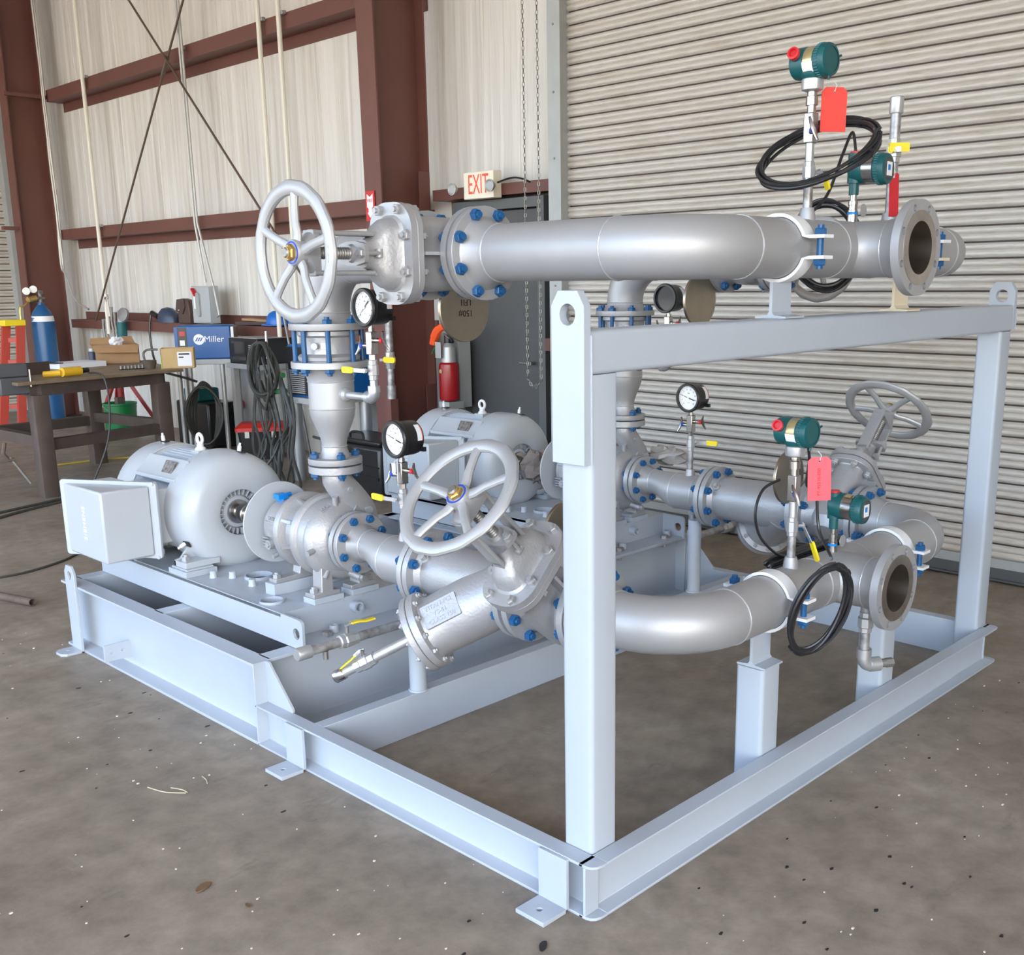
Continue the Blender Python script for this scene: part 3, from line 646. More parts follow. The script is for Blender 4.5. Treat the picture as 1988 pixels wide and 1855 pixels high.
    part('lettering', text_mb('OPEN', 0.016, M @ Matrix.Rotation(spin+0.95, 4, 'Z') @ Matrix.Translation((0, 0.172, wz+0.0125)), 0.0008), 'silver', hw)
    part('lettering', text_mb('CLOSE', 0.016, M @ Matrix.Rotation(spin+3.2, 4, 'Z') @ Matrix.Translation((0, 0.172, wz+0.0125)), 0.0008), 'silver', hw)
    return t_

def strainer(xc, sg, label, mirrored_text=False):
    y0, y1 = 0.700, 1.170; z = ZL; t_ = thing('y_strainer', label, 'strainer', (xc, 0.94, z-0.25), 'Y strainers')
    mb = MB(); Fy = frame((xc, 0, z), Z, X, Y)
    mb.lathe([(0.10, y0), (FO, y0+0.002), (FO, y0+0.0254), (0.110, y0+0.026), (0.100, y0+0.045), (0.098, y0+0.09), (0.100, y0+0.2), (0.098, y1-0.08), (0.096, y1-0.045), (0.110, y1-0.026), (FO, y1-0.0254), (FO, y1-0.002), (0.10, y1)], Fy, 44)
    part('body', mb, 'silver_cast', t_)
    d = V((sg*0.55, 0.69, -0.47)).normalized(); o = V((xc, 0.795, z)); L = 0.315
    FL = zframe(o, d)
    lg = MB().lathe([(0.104, 0.0), (0.104, 0.12), (0.102, 0.20), (0.100, L-0.055), (0.108, L-0.036), (0.131, L-0.030), (0.131, L-0.006), (0.12, L-0.005)], FL, 44)
    part('branch', lg, 'silver_cast', t_)
    part('gasket', MB().lathe([(0.126, L-0.006), (0.126, L-0.003)], FL, 40), 'gasket', t_)
    part('cover', MB().lathe([(0.129, L-0.003), (0.131, L-0.001), (0.131, L+0.018), (0.129, L+0.020), (0.035, L+0.020), (0.033, L+0.034), (0.0, L+0.034)], FL, 44), 'silver_cast', t_)
    bolt_ring(t_, o+d*(L-0.006), d, 0.117, 12, 0.048, 0.0055, 0.1, 'silver', name='cover_bolt')
    # raised name pad on top of the branch
    nrm = V((sg*0.45, -0.70, 0.72)) if sg < 0 else V((-0.35, -0.75, 0.25)); nrm = (nrm-d*nrm.dot(d)).normalized()
    # reading direction runs along the branch
    Fp = frame(o+d*0.205+nrm*0.099, d*(1 if sg > 0 else -1), nrm.cross(d*(1 if sg > 0 else -1)), nrm)
    pm = MB(); n_ = 9
    pm.prism(rrect(0.128, 0.078, 0.004, 2), -0.012, 0.006, Fp); pad = part('name_pad', pm, 'silver_cast', t_)
    for i, s_ in enumerate(('TITAN-FCI', 'YS-61', 'CLASS 150')):
        part('lettering', text_mb(s_, 0.021, Fp @ Matrix.Translation((0, 0.024-0.024*i, 0.0065)), 0.0012), 'silver', pad)
    part('plug', MB().lathe([(0.016, 0.09), (0.016, 0.106), (0.009, 0.107), (0.009, 0.122)], frame((xc, y1-0.06, z), X*1.0, Y, Z) @ Matrix.Rotation(-0.9*1, 4, 'Y'), 12), 'silver', t_)
    bolt_ring(t_, (xc, y1+0.001, z), Y, 0.1206, 8, 0.054, 0.0095)
    return t_, o, d, L

def spectacle(xc, y, z, off, label):
    off = V(off); t_ = thing('spectacle_blind', label, 'blind disc', (xc+off.x, y, z+off.z-0.111), 'spectacle blinds'); c = V((xc, y, z)); c2 = c+off
    part('ring', MB().lathe([(0.078, -0.0055), (0.104, -0.0055), (0.104, 0.0055), (0.078, 0.0055)], zframe(c, Y), 40, closed=True), 'stainless_disc', t_)
    part('disc', MB().lathe([(0.1095, -0.0065), (0.111, -0.005), (0.111, 0.005), (0.1095, 0.0065)], zframe(c2, Y), 64), 'stainless_disc', t_)
    dn = off.normalized(); sd = dn.cross(Y)
    part('web', MB().loft([[c+dn*a+sd*b2+Y*e for b2, e in ((-0.03, -0.005), (0.03, -0.005), (0.03, 0.005), (-0.03, 0.005))] for a in (0.1, 0.14)]), 'stainless_disc', t_)
    return t_

def riser(xc, nm):
    # elbow down from the gate valve, onto the check valve
    e = thing('discharge_elbow', 'silver flanged elbow spool above the %s check valve' % nm, 'pipe', (xc, 1.55, 1.425), 'discharge elbows')
    yj = 1.166; RE = 0.2286
    part('flange', wn_flange(MB(), (xc, yj, ZU), Y), 'silver', e)
    part('pipe', MB().cyl((xc, yj+0.089, ZU), (xc, YR-RE, ZU), R6, 36), 'silver', e)
    part('elbow', MB().elbow((xc, YR-0.185, ZU-0.185), (0, 0, 1), (0, 1, 0), 0.185, R6, 36, 16), 'silver', e)
    part('pipe', MB().cyl((xc, YR-RE-0.001, ZU), (xc, YR-0.185, ZU), R6, 36), 'silver', e)
    part('flange', wn_flange(MB(), (xc, YR, 1.425), Z, L=0.062), 'silver', e)
    bead(e, (xc, YR-0.185, ZU), Y, R6); bead(e, (xc, YR, 1.487), Z, R6); bead(e, (xc, yj+0.089, ZU), Y, R6)
    # wafer check valve
    c = thing('check_valve', 'silver wafer check valve between flanges with long blue studs on the %s riser' % nm, 'valve', (xc, YR, 1.316), 'wafer check valves')
    part('body', MB().lathe([(0.098, 1.3175), (0.111, 1.3185), (0.113, 1.331), (0.106, 1.338), (0.094, 1.342), (0.092, 1.36), (0.092, 1.385), (0.094, 1.400), (0.106, 1.404), (0.111, 1.408), (0.111, 1.4225), (0.098, 1.4235)], Matrix.Translation((xc, YR, 0)), 44), 'silver_cast', c)
    part('hinge_plug', MB().cyl((xc-0.085, YR-0.045, 1.372), (xc-0.104, YR-0.06, 1.372), 0.012, 10), 'silver_cast', c)
    Fl = frame((xc-0.0625, YR-0.0690, 1.372), V((0.74, -0.67, 0)), Z, V((-0.67, -0.74, 0)))
    part('name_plate', MB().prism(rrect(0.03, 0.022, 0.002, 2), 0, 0.003, Fl), 'label_white', c)
    bolt_ring(c, (xc, YR, 1.3705), Z, 0.1206, 8, 0.155, 0.0095, 0.17)
    # riser spool: flange, pipe, concentric reducer, small flange
    s = thing('riser_spool', 'silver vertical riser with reducer above the %s pump' % nm, 'pipe', (xc, YR, 0.934), 'riser spools')
    Fz = Matrix.Translation((xc, YR, 0))
    part('flange', wn_flange(MB(), (xc, YR, 1.316), -Z, L=0.075), 'silver', s)
    part('pipe', MB().cyl((xc, YR, 1.142), (xc, YR, 1.241), R6, 36), 'silver', s)
    part('reducer', MB().lathe([(0.0455, 1.0), (0.046, 1.012), (0.050, 1.03), (0.060, 1.058), (0.071, 1.085), (0.079, 1.108), (0.083, 1.128), (R6, 1.142)], Fz, 40), 'silver', s)
    part('small_flange', wn_flange(MB(), (xc, YR, 0.934), Z, 0.1, 0.024, 0.0455, L=0.066), 'silver', s)
    bead(s, (xc, YR, 1.142), Z, R6); bead(s, (xc, YR, 1.0), Z, 0.0455); bead(s, (xc, YR, 1.241), Z, R6)
    part('gasket', MB().lathe([(0.07, 0.931), (0.07, 0.934)], Fz, 30), 'gasket', s)
    bolt_ring(s, (xc, YR, 0.931), Z, 0.0785, 4, 0.056, 0.0088, -0.33)
    return e, c, s

def suction_spool(xc, nm):
    s = thing('reducer_spool', 'silver eccentric reducer spool between the %s pump and its strainer' % nm, 'pipe', (xc, 1.39, 0.5), 'reducer spools')
    yj = 1.173; yp = 1.600
    part('flange', wn_flange(MB(), (xc, yj, ZL), Y), 'silver', s)
    part('pipe', MB().cyl((xc, yj+0.089, ZL), (xc, 1.385, ZL), R6, 36), 'silver', s)
    rings = []
    for i in range(13):
        u = i/12; k_ = u*u*(3-2*u); r = R6+(0.0572-R6)*k_; zc = ZL+(ZP-ZL)*k_
        rings.append([V((xc+r*math.cos(2*PI*j/36), 1.385+0.14*u, zc+r*math.sin(2*PI*j/36))) for j in range(36)])
    part('reducer', MB().loft(rings), 'silver', s)
    part('small_flange', wn_flange(MB(), (xc, yp-0.002, ZP), -Y, 0.1145, 0.024, 0.0572, L=0.0755), 'silver', s)
    for y_, z_, r_ in ((1.262, ZL, R6), (1.385, ZL, R6), (1.525, ZP, 0.0572)): bead(s, (xc, y_, z_), Y, r_)
    for y_ , z_ in ((yp, ZP),): part('gasket', MB().cyl((xc, yp-0.002, ZP), (xc, yp+0.001, ZP), 0.082, 30), 'gasket', s)
    part('gasket', MB().cyl((xc, yj-0.0028, ZL), (xc, yj, ZL), 0.107, 36), 'gasket', s)
    bolt_ring(s, (xc, yp, ZP), Y, 0.0953, 8, 0.05, 0.0085)
    return s

for xc, sg, nm in ((XA, -1, 'near'), (XB, 1, 'far')):
    gu = gate_valve(xc, ZU, 0.887, 1.154, (sg, 0, 0), ('upper gate valve of the near line with its handwheel pointing left' if sg < 0 else 'upper gate valve of the far line mostly hidden behind the upper header'), -0.10 if sg < 0 else 1.0)
    bolt_ring(gu, (xc, 0.886, ZU), Y, 0.1206, 8, 0.054, 0.0095); bolt_ring(gu, (xc, 1.160, ZU), Y, 0.1206, 8, 0.068, 0.0095)
    gl = gate_valve(xc, ZL, 0.427, 0.688, (sg*0.712, 0, 0.702), ('lower gate valve of the near line with handwheel tilted up to the left' if sg < 0 else 'lower gate valve of the far line with handwheel tilted up to the right'), 0.237 if sg < 0 else 0.3)
    bolt_ring(gl, (xc, 0.426, ZL), Y, 0.1206, 8, 0.054, 0.0095); bolt_ring(gl, (xc, 0.694, ZL), Y, 0.1206, 8, 0.066, 0.0095)
    spectacle(xc, 1.160, ZU, (-sg*0.170, 0, -0.171), ('bronze-toned steel blind disc hanging below the near upper gate valve, hand-marked' if sg < 0 else 'brushed steel blind disc hanging below the far upper gate valve'))
    spectacle(xc, 0.694, ZL, (-sg*0.168, 0, 0.170), ('steel blind disc standing up behind the near lower gate valve' if sg < 0 else 'dark steel blind disc standing up behind the far lower gate valve'))
    st, so_, sd_, sL = strainer(xc, sg, ('Y strainer on the near line, its blanked leg pointing down left' if sg < 0 else 'Y strainer on the far line, its blanked leg pointing away to the right'))
    riser(xc, nm); suction_spool(xc, nm)
    # blow-down pipe on the strainer cover
    o = so_+sd_*(sL+0.034); dn = thing('drain_pipe', 'short drain pipe with ball valve and bright cap on the %s strainer cover' % nm, 'pipe', o, 'strainer drains')
    a = lambda s_: o+sd_*s_
    part('nipple', MB().lathe([(0.0, -0.014), (0.0165, -0.012), (0.0165, 0.165)], zframe(o, sd_), 20), 'galv_clean' if sg < 0 else 'bare_steel', dn)
    if sg < 0:
        part('valve_body', MB().lathe([(0.021, 0.160), (0.024, 0.162), (0.024, 0.182), (0.027, 0.186), (0.027, 0.212), (0.024, 0.216), (0.024, 0.236), (0.019, 0.238)], zframe(o, sd_), 8), 'galv_clean', dn)
        part('nipple', MB().cyl(a(0.236), a(0.29), 0.0165, 20), 'galv_clean', dn)
        part('cap', MB().lathe([(0.021, 0.282), (0.0215, 0.284), (0.0215, 0.316), (0.019, 0.320)], zframe(o, sd_), 24), 'stainless', dn)
        hb = a(0.20); part('stem', MB().cyl(hb, hb+Z*0.045+V((-0.01, 0, 0)), 0.006, 10), 'bare_steel', dn)
        h0 = hb+Z*0.044; part('lever', MB().tube([h0, h0+sd_*0.02+Z*0.004, h0+sd_*0.04-Z*0.004], 0.006, 6), 'galv_clean', dn)
        part('lever_grip', MB().loft([[h0+sd_*(0.03+s_)+Z*zz+(sd_.cross(Z)).normalized()*x_+Z*y_ for x_, y_ in ((-0.009, -0.003), (0.009, -0.003), (0.009, 0.003), (-0.009, 0.003))] for s_, zz in ((0, 0.0), (0.02, -0.010), (0.05, -0.018), (0.085, -0.030))]), 'yellow', dn)
    # spool drain: drop, tee and side run with ball valve and cap
    sx = sg; dp = thing('drain_pipe', 'drain line with ball valve running sideways from under the %s reducer spool' % nm, 'pipe', (xc, 1.30, 0.38), 'spool drains'); zz = 0.405
    part('threadolet', MB().lathe([(0.024, 0), (0.022, 0.02), (0.019, 0.028)], zframe((xc, 1.30, ZL-R6+0.008), -Z), 18), 'silver', dp)
    part('drop', MB().cyl((xc, 1.30, ZL-R6-0.01), (xc, 1.30, zz), 0.0165, 18), 'galv', dp)
    part('tee_fitting', MB().cyl((xc, 1.30, zz+0.035), (xc, 1.30, zz-0.03), 0.023, 18).cyl((xc, 1.30, zz), (xc+sx*0.045, 1.30, zz), 0.023, 18).lathe([(0.023, 0), (0.02, 0.012), (0.0, 0.014)], zframe((xc, 1.30, zz-0.03), -Z), 18), 'galv_clean', dp)
    x_ = lambda s_: (xc+sx*s_, 1.30, zz)
    part('run', MB().cyl(x_(0.04), x_(0.245), 0.0165, 18), 'galv', dp)
    part('valve_body', MB().lathe([(0.021, 0.24), (0.024, 0.243), (0.024, 0.262), (0.027, 0.266), (0.027, 0.292), (0.024, 0.296), (0.024, 0.312), (0.020, 0.315)], zframe((xc, 1.30, zz), (sx, 0, 0)), 8), 'galv_clean', dp)
    part('run', MB().cyl(x_(0.31), x_(0.435), 0.0165, 18), 'galv', dp)
    part('cap', MB().lathe([(0.021, 0.428), (0.0225, 0.43), (0.0225, 0.478), (0.020, 0.482)], zframe((xc, 1.30, zz), (sx, 0, 0)), 22), 'galv_clean', dp)
    part('stem', MB().cyl((xc+sx*0.279, 1.30, zz+0.02), (xc+sx*0.279, 1.30, zz+0.05), 0.006, 10), 'bare_steel', dp)
    part('lever', MB().tube([(xc+sx*0.285, 1.30, zz+0.05), (xc+sx*0.255, 1.30, zz+0.055), (xc+sx*0.235, 1.30, zz+0.05)], 0.006, 6), 'galv_clean', dp)
    part('lever_grip', MB().loft([[V((xc+sx*(0.262-s_), 1.30+b2, zz+0.052+z2+c2)) for b2, c2 in ((-0.009, -0.003), (0.009, -0.003), (0.009, 0.003), (-0.009, 0.003))] for s_, z2 in ((0, 0.004), (0.03, 0.004), (0.06, -0.002), (0.098, -0.002))]), 'yellow', dp)
    part('leg_bolt', MB().cyl((xc+sx*0.37, 1.30, zz-0.016), (xc+sx*0.37, 1.30, zz-0.045), 0.009, 12), 'bare_steel', dp)
# hand-marking on the near blind
mk = [o for o in bpy.data.objects if o.name.startswith('spectacle_blind') and 'hand-marked' in o.get('label', '')][0]
mk = [o for o in mk.children if o.name.startswith('disc')][0]
part('lettering', text_mb('LFI1', 0.030, frame((XA+0.172, 1.1530, ZU-0.150), -X, -Z, -Y), 0.0004), 'ink', mk, 'black marker writing')
part('lettering', text_mb('150#', 0.030, frame((XA+0.172, 1.1530, ZU-0.186), -X, -Z, -Y), 0.0004), 'ink', mk, 'black marker writing')

# pipe clamps
def clamp(xc, z, label, m_low='white_paint'):
    t_ = thing('pipe_clamp', label, 'clamp', (xc, YH, z-0.1), 'two-piece pipe clamps'); w2 = 0.0255; th = 0.0095; r0 = R6+0.002
    for sg in (1, -1):
        pin, pout = [], []
        a0 = math.radians(20)
        for i in range(25):
            a = a0+(PI-2*a0)*i/24; pin.append((r0*math.cos(a), r0*math.sin(a))); pout.append(((r0+th)*math.cos(a), (r0+th)*math.sin(a)))
        zt = 0.0235
        for lst, off in ((pin, 0), (pout, th)):
            lst.insert(0, (r0+0.018+off*0.4, zt+off)); lst.insert(0, (0.150, zt+off)); lst.append((-(r0+0.018+off*0.4), zt+off)); lst.append((-0.150, zt+off))
        poly = pin+pout[::-1]; vs = []
        n = len(pin); mb = MB(); rings = []
        for k in range(n):
            rings.append([V((xc+e*w2, YH+q[0], z+sg*q[1])) for q, e in ((pin[k], -1), (pin[k], 1), (pout[k], 1), (pout[k], -1))])
        mb.loft(rings); part('strap', mb, 'white_paint' if sg > 0 else m_low, t_)
    bm = bolt_mesh('stud', 0.067, 0.0095)
    for sy in (-1, 1): inst('stud_bolt', bm, t_, Matrix.Translation((xc, YH+sy*0.124, z)) @ Matrix.Rotation(0.5, 4, 'Z'))
    return t_
clamp(0.935, ZU, 'white two-piece clamp on the upper header nearest the elbow, blue studs'); shoe(0.935, 1.4765, ZU-R6-0.010, 'skid_paint')
clamp(1.700, ZU, 'white two-piece clamp on the upper header beyond the open flange', 'cream_paint'); shoe(1.690, 1.4765, ZU-R6-0.010, 'cream_paint')
clamp(0.935, ZL, 'white two-piece clamp on the lower header nearest the near elbow'); shoe(0.895, 0.4285, ZL-R6-0.010, 'skid_paint')
clamp(1.715, ZL, 'white two-piece clamp on the lower header beyond its open flange'); shoe(1.675, 0.4285, ZL-R6-0.010, 'skid_paint')
# ------------------------------------------------------------------ pump baseplates, pumps, motors
def baseplate(xc, nm):
    x0, x1 = xc-0.294, xc+0.294; y0, y1 = 1.69, 3.14; zt = 0.418
    t_ = thing('pump_baseplate', 'grey fabricated baseplate under the %s pump and motor' % nm, 'baseplate', (xc, 2.4, 0.304), 'pump baseplates')
    rings = [circ(0.057, 32, 0.408+xc-XA-xc, 2.19), circ(0.044, 28, 0.25-XA, 1.845)]
    dk = MB().plate([(x0-xc, y0), (x1-xc, y0), (x1-xc, y1), (x0-xc, y1)], [circ(0.052, 32, 0.408-XA, 2.19), circ(0.040, 28, 0.252-XA, 1.845)], zt-0.012, zt, Matrix.Translation((xc, 0, 0)))
    part('deck', dk, 'skid_paint', t_)
    part('drip_ring', MB().lathe([(0.0525, zt-0.012), (0.0525, zt+0.012), (0.060, zt+0.012), (0.060, zt-0.012)], Matrix.Translation((0.408-XA+xc, 2.19, 0)), 36, closed=True), 'skid_paint', t_)
    part('drip_ring', MB().lathe([(0.0405, zt-0.012), (0.0405, zt+0.010), (0.047, zt+0.010), (0.047, zt-0.012)], Matrix.Translation((0.252-XA+xc, 1.845, 0)), 32, closed=True), 'skid_paint', t_)
    for sx, xx in ((-1, x0), (1, x1)):
        Fp = frame((xx if sx < 0 else xx-0.012, 0, 0), Y, Z, X)
        pl = [(3.2, 0.306), (3.2, zt+0.002), (1.70, zt+0.002), (1.575, zt)]+[(1.575-0.02*math.sin(a), zt-0.02+0.02*math.cos(a)) for a in (0.5, 1.0, 1.57)]+[(1.555, 0.306)]
        part('side_plate', MB().plate(pl[::-1], [circ(0.021, 24, 1.595, 0.362)], 0, 0.012, Fp), 'skid_paint', t_, bevel=0.001)
    part('front_plate', MB().box((x0+0.012, y0, 0.316), (x1-0.012, y0+0.012, zt-0.012)), 'skid_paint', t_)
    part('toe_flange', MB().box((x0+0.012, 1.565, 0.3055), (x1-0.012, y0+0.012, 0.316)), 'skid_paint', t_)
    part('rear_plate', MB().box((x0+0.012, y1, 0.306), (x1-0.012, y1+0.012, zt)), 'skid_paint', t_)
    part('drain_coupling', MB().lathe([(0.022, 0), (0.022, 0.034), (0.0145, 0.034), (0.0135, 0.008), (0, 0.008)], zframe((xc+0.03, y0, 0.374), -Y), 24), 'skid_paint', t_)
    part('drip_slot', MB().box((xc-0.02, y0-0.006, zt-0.012), (xc+0.07, y0-0.0005, zt+0.002)), 'skid_paint', t_)
    for xx, yy in ((-0.205, 2.33), (-0.155, 2.265), (-0.163, 2.10), (0.21, 2.33), (0.16, 2.10), (0.2, 1.9)):
        part('jack_plug', MB().lathe([(0.017, zt), (0.014, zt+0.012), (0.014, zt+0.026), (0.012, zt+0.028)], Matrix.Translation((xc+xx, yy, 0)), 14), 'skid_paint', t_)
    for xx in (-0.15, 0.20):
        part('hold_down_bolt', MB().lathe([(0.022, 0.316), (0.022, 0.330), (0.019, 0.333)], Matrix.Translation((xc+xx, 1.615, 0)), 6).cyl((xc+xx, 1.615, 0.27), (xc+xx, 1.615, 0.318), 0.0095, 10), 'galv', t_)
        part('leveling_boss', MB().lathe([(0.019, 0.316), (0.017, 0.343), (0.011, 0.343), (0.011, 0.33), (0, 0.33)], Matrix.Translation((xc+xx+0.045, 1.635, 0)), 16), 'skid_paint', t_)
    # machined pads
    part('pump_pad', MB().box((xc-0.152, 1.68, zt), (xc-0.02, 1.755, zt+0.022)).box((xc+0.02, 1.68, zt), (xc+0.145, 1.755, zt+0.022)), 'skid_paint', t_, bevel=0.001)
    part('frame_pad', MB().box((xc-0.185, 1.90, zt), (xc+0.16, 1.965, zt+0.045)), 'skid_paint', t_, bevel=0.001)
    for yy in (2.47, 2.93):
        for sx in (-1, 1):
            part('motor_pad', MB().box((xc+sx*0.22-0.07, yy-0.075, zt), (xc+sx*0.22+0.07, yy+0.075, zt+0.024)).box((xc+sx*0.22-0.06, yy-0.065, zt+0.024), (xc+sx*0.22+0.06, yy+0.065, zt+0.031)), 'skid_paint', t_, bevel=0.001)
    return t_

def motor(xc, nm, lab):
    zc = 0.645; t_ = thing('electric_motor', lab, 'motor', (xc, 2.75, 0.45), 'electric motors'); Fy = frame((xc, 0, zc), Z, X, Y)
    R = 0.255
    sh = MB().lathe([(0.098, 2.452), (0.098, 2.428), (0.104, 2.424), (0.14, 2.422), (0.19, 2.426), (0.218, 2.436), (0.238, 2.454), (0.249, 2.478), (0.254, 2.51), (R, 2.56), (R, 2.615), (0.249, 2.615), (0.247, 2.55), (0.24, 2.50)], Fy, 64, caps=False)
    shr = part('front_shroud', sh, 'motor_paint', t_)
    part('end_bell', MB().lathe([(0.0, 2.455), (0.066, 2.455), (0.070, 2.46), (0.075, 2.475), (0.105, 2.485), (0.2, 2.52)], Fy, 40), 'motor_paint', t_)
    mb = MB()
    for i in range(26):
        a = 2*PI*i/26; d_ = V((math.cos(a), 0, math.sin(a))); tng = V((-math.sin(a), 0, math.cos(a)))
        mb.loft([[V((xc, y_, zc))+d_*r_+tng*e for r_, e in ((0.072, -0.003), (0.099, -0.003), (0.099, 0.003), (0.072, 0.003))] for y_ in (2.450, 2.48)])
    part('grille_ribs', mb, 'motor_paint', t_)
    part('bearing_cap', MB().lathe([(0.0285, 2.44), (0.050, 2.445), (0.053, 2.456)], Fy, 32), 'stainless', t_)
    # finned stator frame
    part('stator_frame', MB().lathe([(0.180, 2.50), (0.186, 2.54), (0.186, 2.985), (0.18, 3.0)], Fy, 56), 'motor_paint', t_)
    H = 0.190
    def fin(pts_a, pts_b): part('cooling_fin', MB().loft([pts_a, pts_b]), 'motor_paint', t_)
    for i in range(-8, 9):                          # vertical fins, top and bottom
        off = i*0.0222
        base = math.sqrt(H*H-off*off)-0.02; tip = math.sqrt(0.226**2-off*off)
        for sg in (1, -1):
            if sg < 0 and abs(off) > 0.12: continue
            if sg > 0 and off < -0.13: continue
            z0, z1 = zc+sg*base, zc+sg*tip
            fin(*[[V((xc+off+e, y_, zz)) for e, zz in ((-0.0040, z0), (0.0040, z0), (0.0026, z1-sg*0.003), (0.0, z1), (-0.0026, z1-sg*0.003))] for y_ in (2.56, 2.955)])
    for i in range(-4, 5):
        off = i*0.026
        base = math.sqrt(H*H-off*off)-0.02; tip = math.sqrt(0.230**2-off*off)
        for sg in (1, -1):
            x0_, x1_ = xc+sg*base, xc+sg*tip
            fin(*[[V((xx, y_, zc+off+e)) for e, xx in ((-0.0040, x0_), (0.0040, x0_), (0.0026, x1_-sg*0.003), (0.0, x1_), (-0.0026, x1_-sg*0.003))] for y_ in (2.56, 2.955)])
    # name-plate shelf on the upper left shoulder
    part('plate_shelf', MB().prism([(-0.205, 0.155), (-0.215, 0.150), (-0.215, 0.135), (-0.150, 0.095), (-0.125, 0.125), (-0.138, 0.222), (-0.160, 0.200)], -2.93, -2.58, frame((xc, 0, zc), X, Z, -Y)), 'motor_paint', t_, bevel=0.002)
    Fn = frame((xc-0.1705, 2.685, zc+0.186), -Y, V((0.52, 0, 0.85)).normalized(), V((-0.85, 0, 0.52)).normalized())
    part('nameplate', MB().prism(rrect(0.088, 0.056, 0.002, 2), 0, 0.004, Fn @ Matrix.Translation((0, 0, 0.006))), 'nameplate', t_, 'engraved metal nameplate')
    rc = MB().lathe([(0.232, 2.955), (0.243, 2.96), (0.244, 3.02), (0.243, 3.10), (0.232, 3.125), (0.20, 3.14), (0.0, 3.142)], Fy, 56)
    part('rear_cover', rc, 'motor_paint', t_)
    part('cover_lip', MB().torus(0.240, 0.004, Fy @ Matrix.Translation((0, 0, 2.957)), 56, 8), 'motor_paint', t_)
    # lifting eye and grease fittings
    part('lifting_eye', MB().cyl((xc, 2.735, zc+0.225), (xc, 2.735, zc+0.262), 0.015, 14).lathe([(0.024, 0.225), (0.024, 0.244), (0.018, 0.25)], Matrix.Translation((xc, 2.735, zc)), 14).torus(0.022, 0.0075, frame((xc, 2.735, zc+0.286), Y, Z, X), 24, 8), 'white_paint', t_)
    part('eye_boss', MB().box((xc-0.03, 2.70, zc+0.215), (xc+0.03, 2.77, zc+0.238)), 'motor_paint', t_, bevel=0.003)
    for y_, a in ((2.50, 78), (2.50, 205), (3.03, 95)):
        d_ = V((math.cos(math.radians(a)), 0, math.sin(math.radians(a)))); p0 = V((xc, y_, zc))+d_*0.235
        part('grease_fitting', MB().cyl(p0, p0+d_*0.042, 0.0085, 12).cyl(p0+d_*0.042, p0+d_*0.055, 0.005, 10), 'white_paint', t_)
        part('fitting_slot', MB(frame(V((xc, y_-0.014, zc))+d_*0.2535, d_.cross(Y), Y, d_)).box((-0.012, -0.022, -0.004), (0.012, 0.022, 0.0012)), 'dark_hole', shr)
    # feet
    for yy in (2.47, 2.93):
        for sx in (-1, 1):
            ft = MB(); ft.prism([(0.12, 0.47), (0.275, 0.47), (0.275, 0.495), (0.25, 0.50), (0.225, 0.53), (0.20, 0.575), (0.12, 0.56)] if sx > 0 else [(-p[0], p[1]) for p in [(0.12, 0.47), (0.275, 0.47), (0.275, 0.495), (0.25, 0.50), (0.225, 0.53), (0.20, 0.575), (0.12, 0.56)]][::-1], -(yy+0.05), -(yy+0.035), frame((xc, 0, -0.021), X, Z, -Y))
            ft.prism([(0.12, 0.47), (0.275, 0.47), (0.275, 0.495), (0.12, 0.495)] if sx > 0 else [(-0.275, 0.47), (-0.12, 0.47), (-0.12, 0.495), (-0.275, 0.495)], -(yy+0.05), -(yy-0.05), frame((xc, 0, -0.021), X, Z, -Y))
            part('foot', ft, 'motor_paint', t_, bevel=0.002)
            inst('foot_bolt', bolt_mesh('screw', 0.02, 0.0095, 'galv_clean'), t_, Matrix.Translation((xc+sx*0.247, yy, 0.474)))
    # conduit box with a diagonal split
    bx0, bx1, by0, by1, bz0, bz1 = xc-0.535, xc-0.318, 2.565, 2.94, 0.495, 0.79
    part('box_neck', MB().box((bx1-0.005, by0+0.05, bz0+0.03), (xc-0.195, by1-0.04, bz1-0.03)), 'motor_paint', t_, bevel=0.006)
    part('box_base', MB().prism([(bx1, by0+0.01), (bx1, by1), (bx0+0.01, by1)], bz0+0.008, bz1-0.008), 'motor_paint', t_, bevel=0.006)
    cov = part('conduit_box_cover', MB().loft([[V((x_, y_, z_)) for x_, y_ in pl] for z_, pl in ((bz0, [(bx0, by0), (bx1-0.012, by0), (bx0, by1-0.02)]), (bz1, [(bx0, by0), (bx1-0.012, by0), (bx0, by1-0.02)]))]), 'motor_paint', t_, bevel=0.008)
    dv = V((bx1-bx0, by0-by1, 0)); L_ = dv.length; dv.normalize(); nv = V((dv.y, -dv.x, 0))
    if nv.y > 0: nv = -nv
    Fr = frame((bx0, by1, (bz0+bz1)/2), dv, Z, dv.cross(Z))
    cfl = part('cover_flange', MB().prism(rrect(L_+0.022, bz1-bz0+0.028, 0.014, 5, L_/2+0.012, 0), -0.006, 0.009, Fr), 'motor_paint', t_, bevel=0.002)
    for sx in (L_,):
        for sz in (-1, 1): part('cover_screw', MB().lathe([(0.0075, 0.009), (0.007, 0.014), (0, 0.015)], Fr @ Matrix.Translation((sx+(-0.008 if sx == 0 else 0.008), sz*((bz1-bz0)/2+0.008), 0)), 12).lathe([(0.0075, -0.006), (0.007, -0.012), (0, -0.013)], Fr @ Matrix.Translation((sx+(-0.008 if sx == 0 else 0.008), sz*((bz1-bz0)/2+0.008), 0)), 12), 'motor_paint', cfl)
    part('lettering', text_mb('SIEMENS', 0.034, frame((bx0-0.0006, by0+0.175, (bz0+bz1)/2), Z, Y, -X), 0.0012, spacing=1.15), 'white_paint', cov)
    # shaft end
    part('shaft', MB().lathe([(0.0285, 2.30), (0.0285, 2.45)], Fy, 24).lathe([(0.040, 2.362), (0.043, 2.366), (0.043, 2.404), (0.038, 2.41)], Fy, 28), 'stainless', t_, 'bare steel shaft and half coupling')
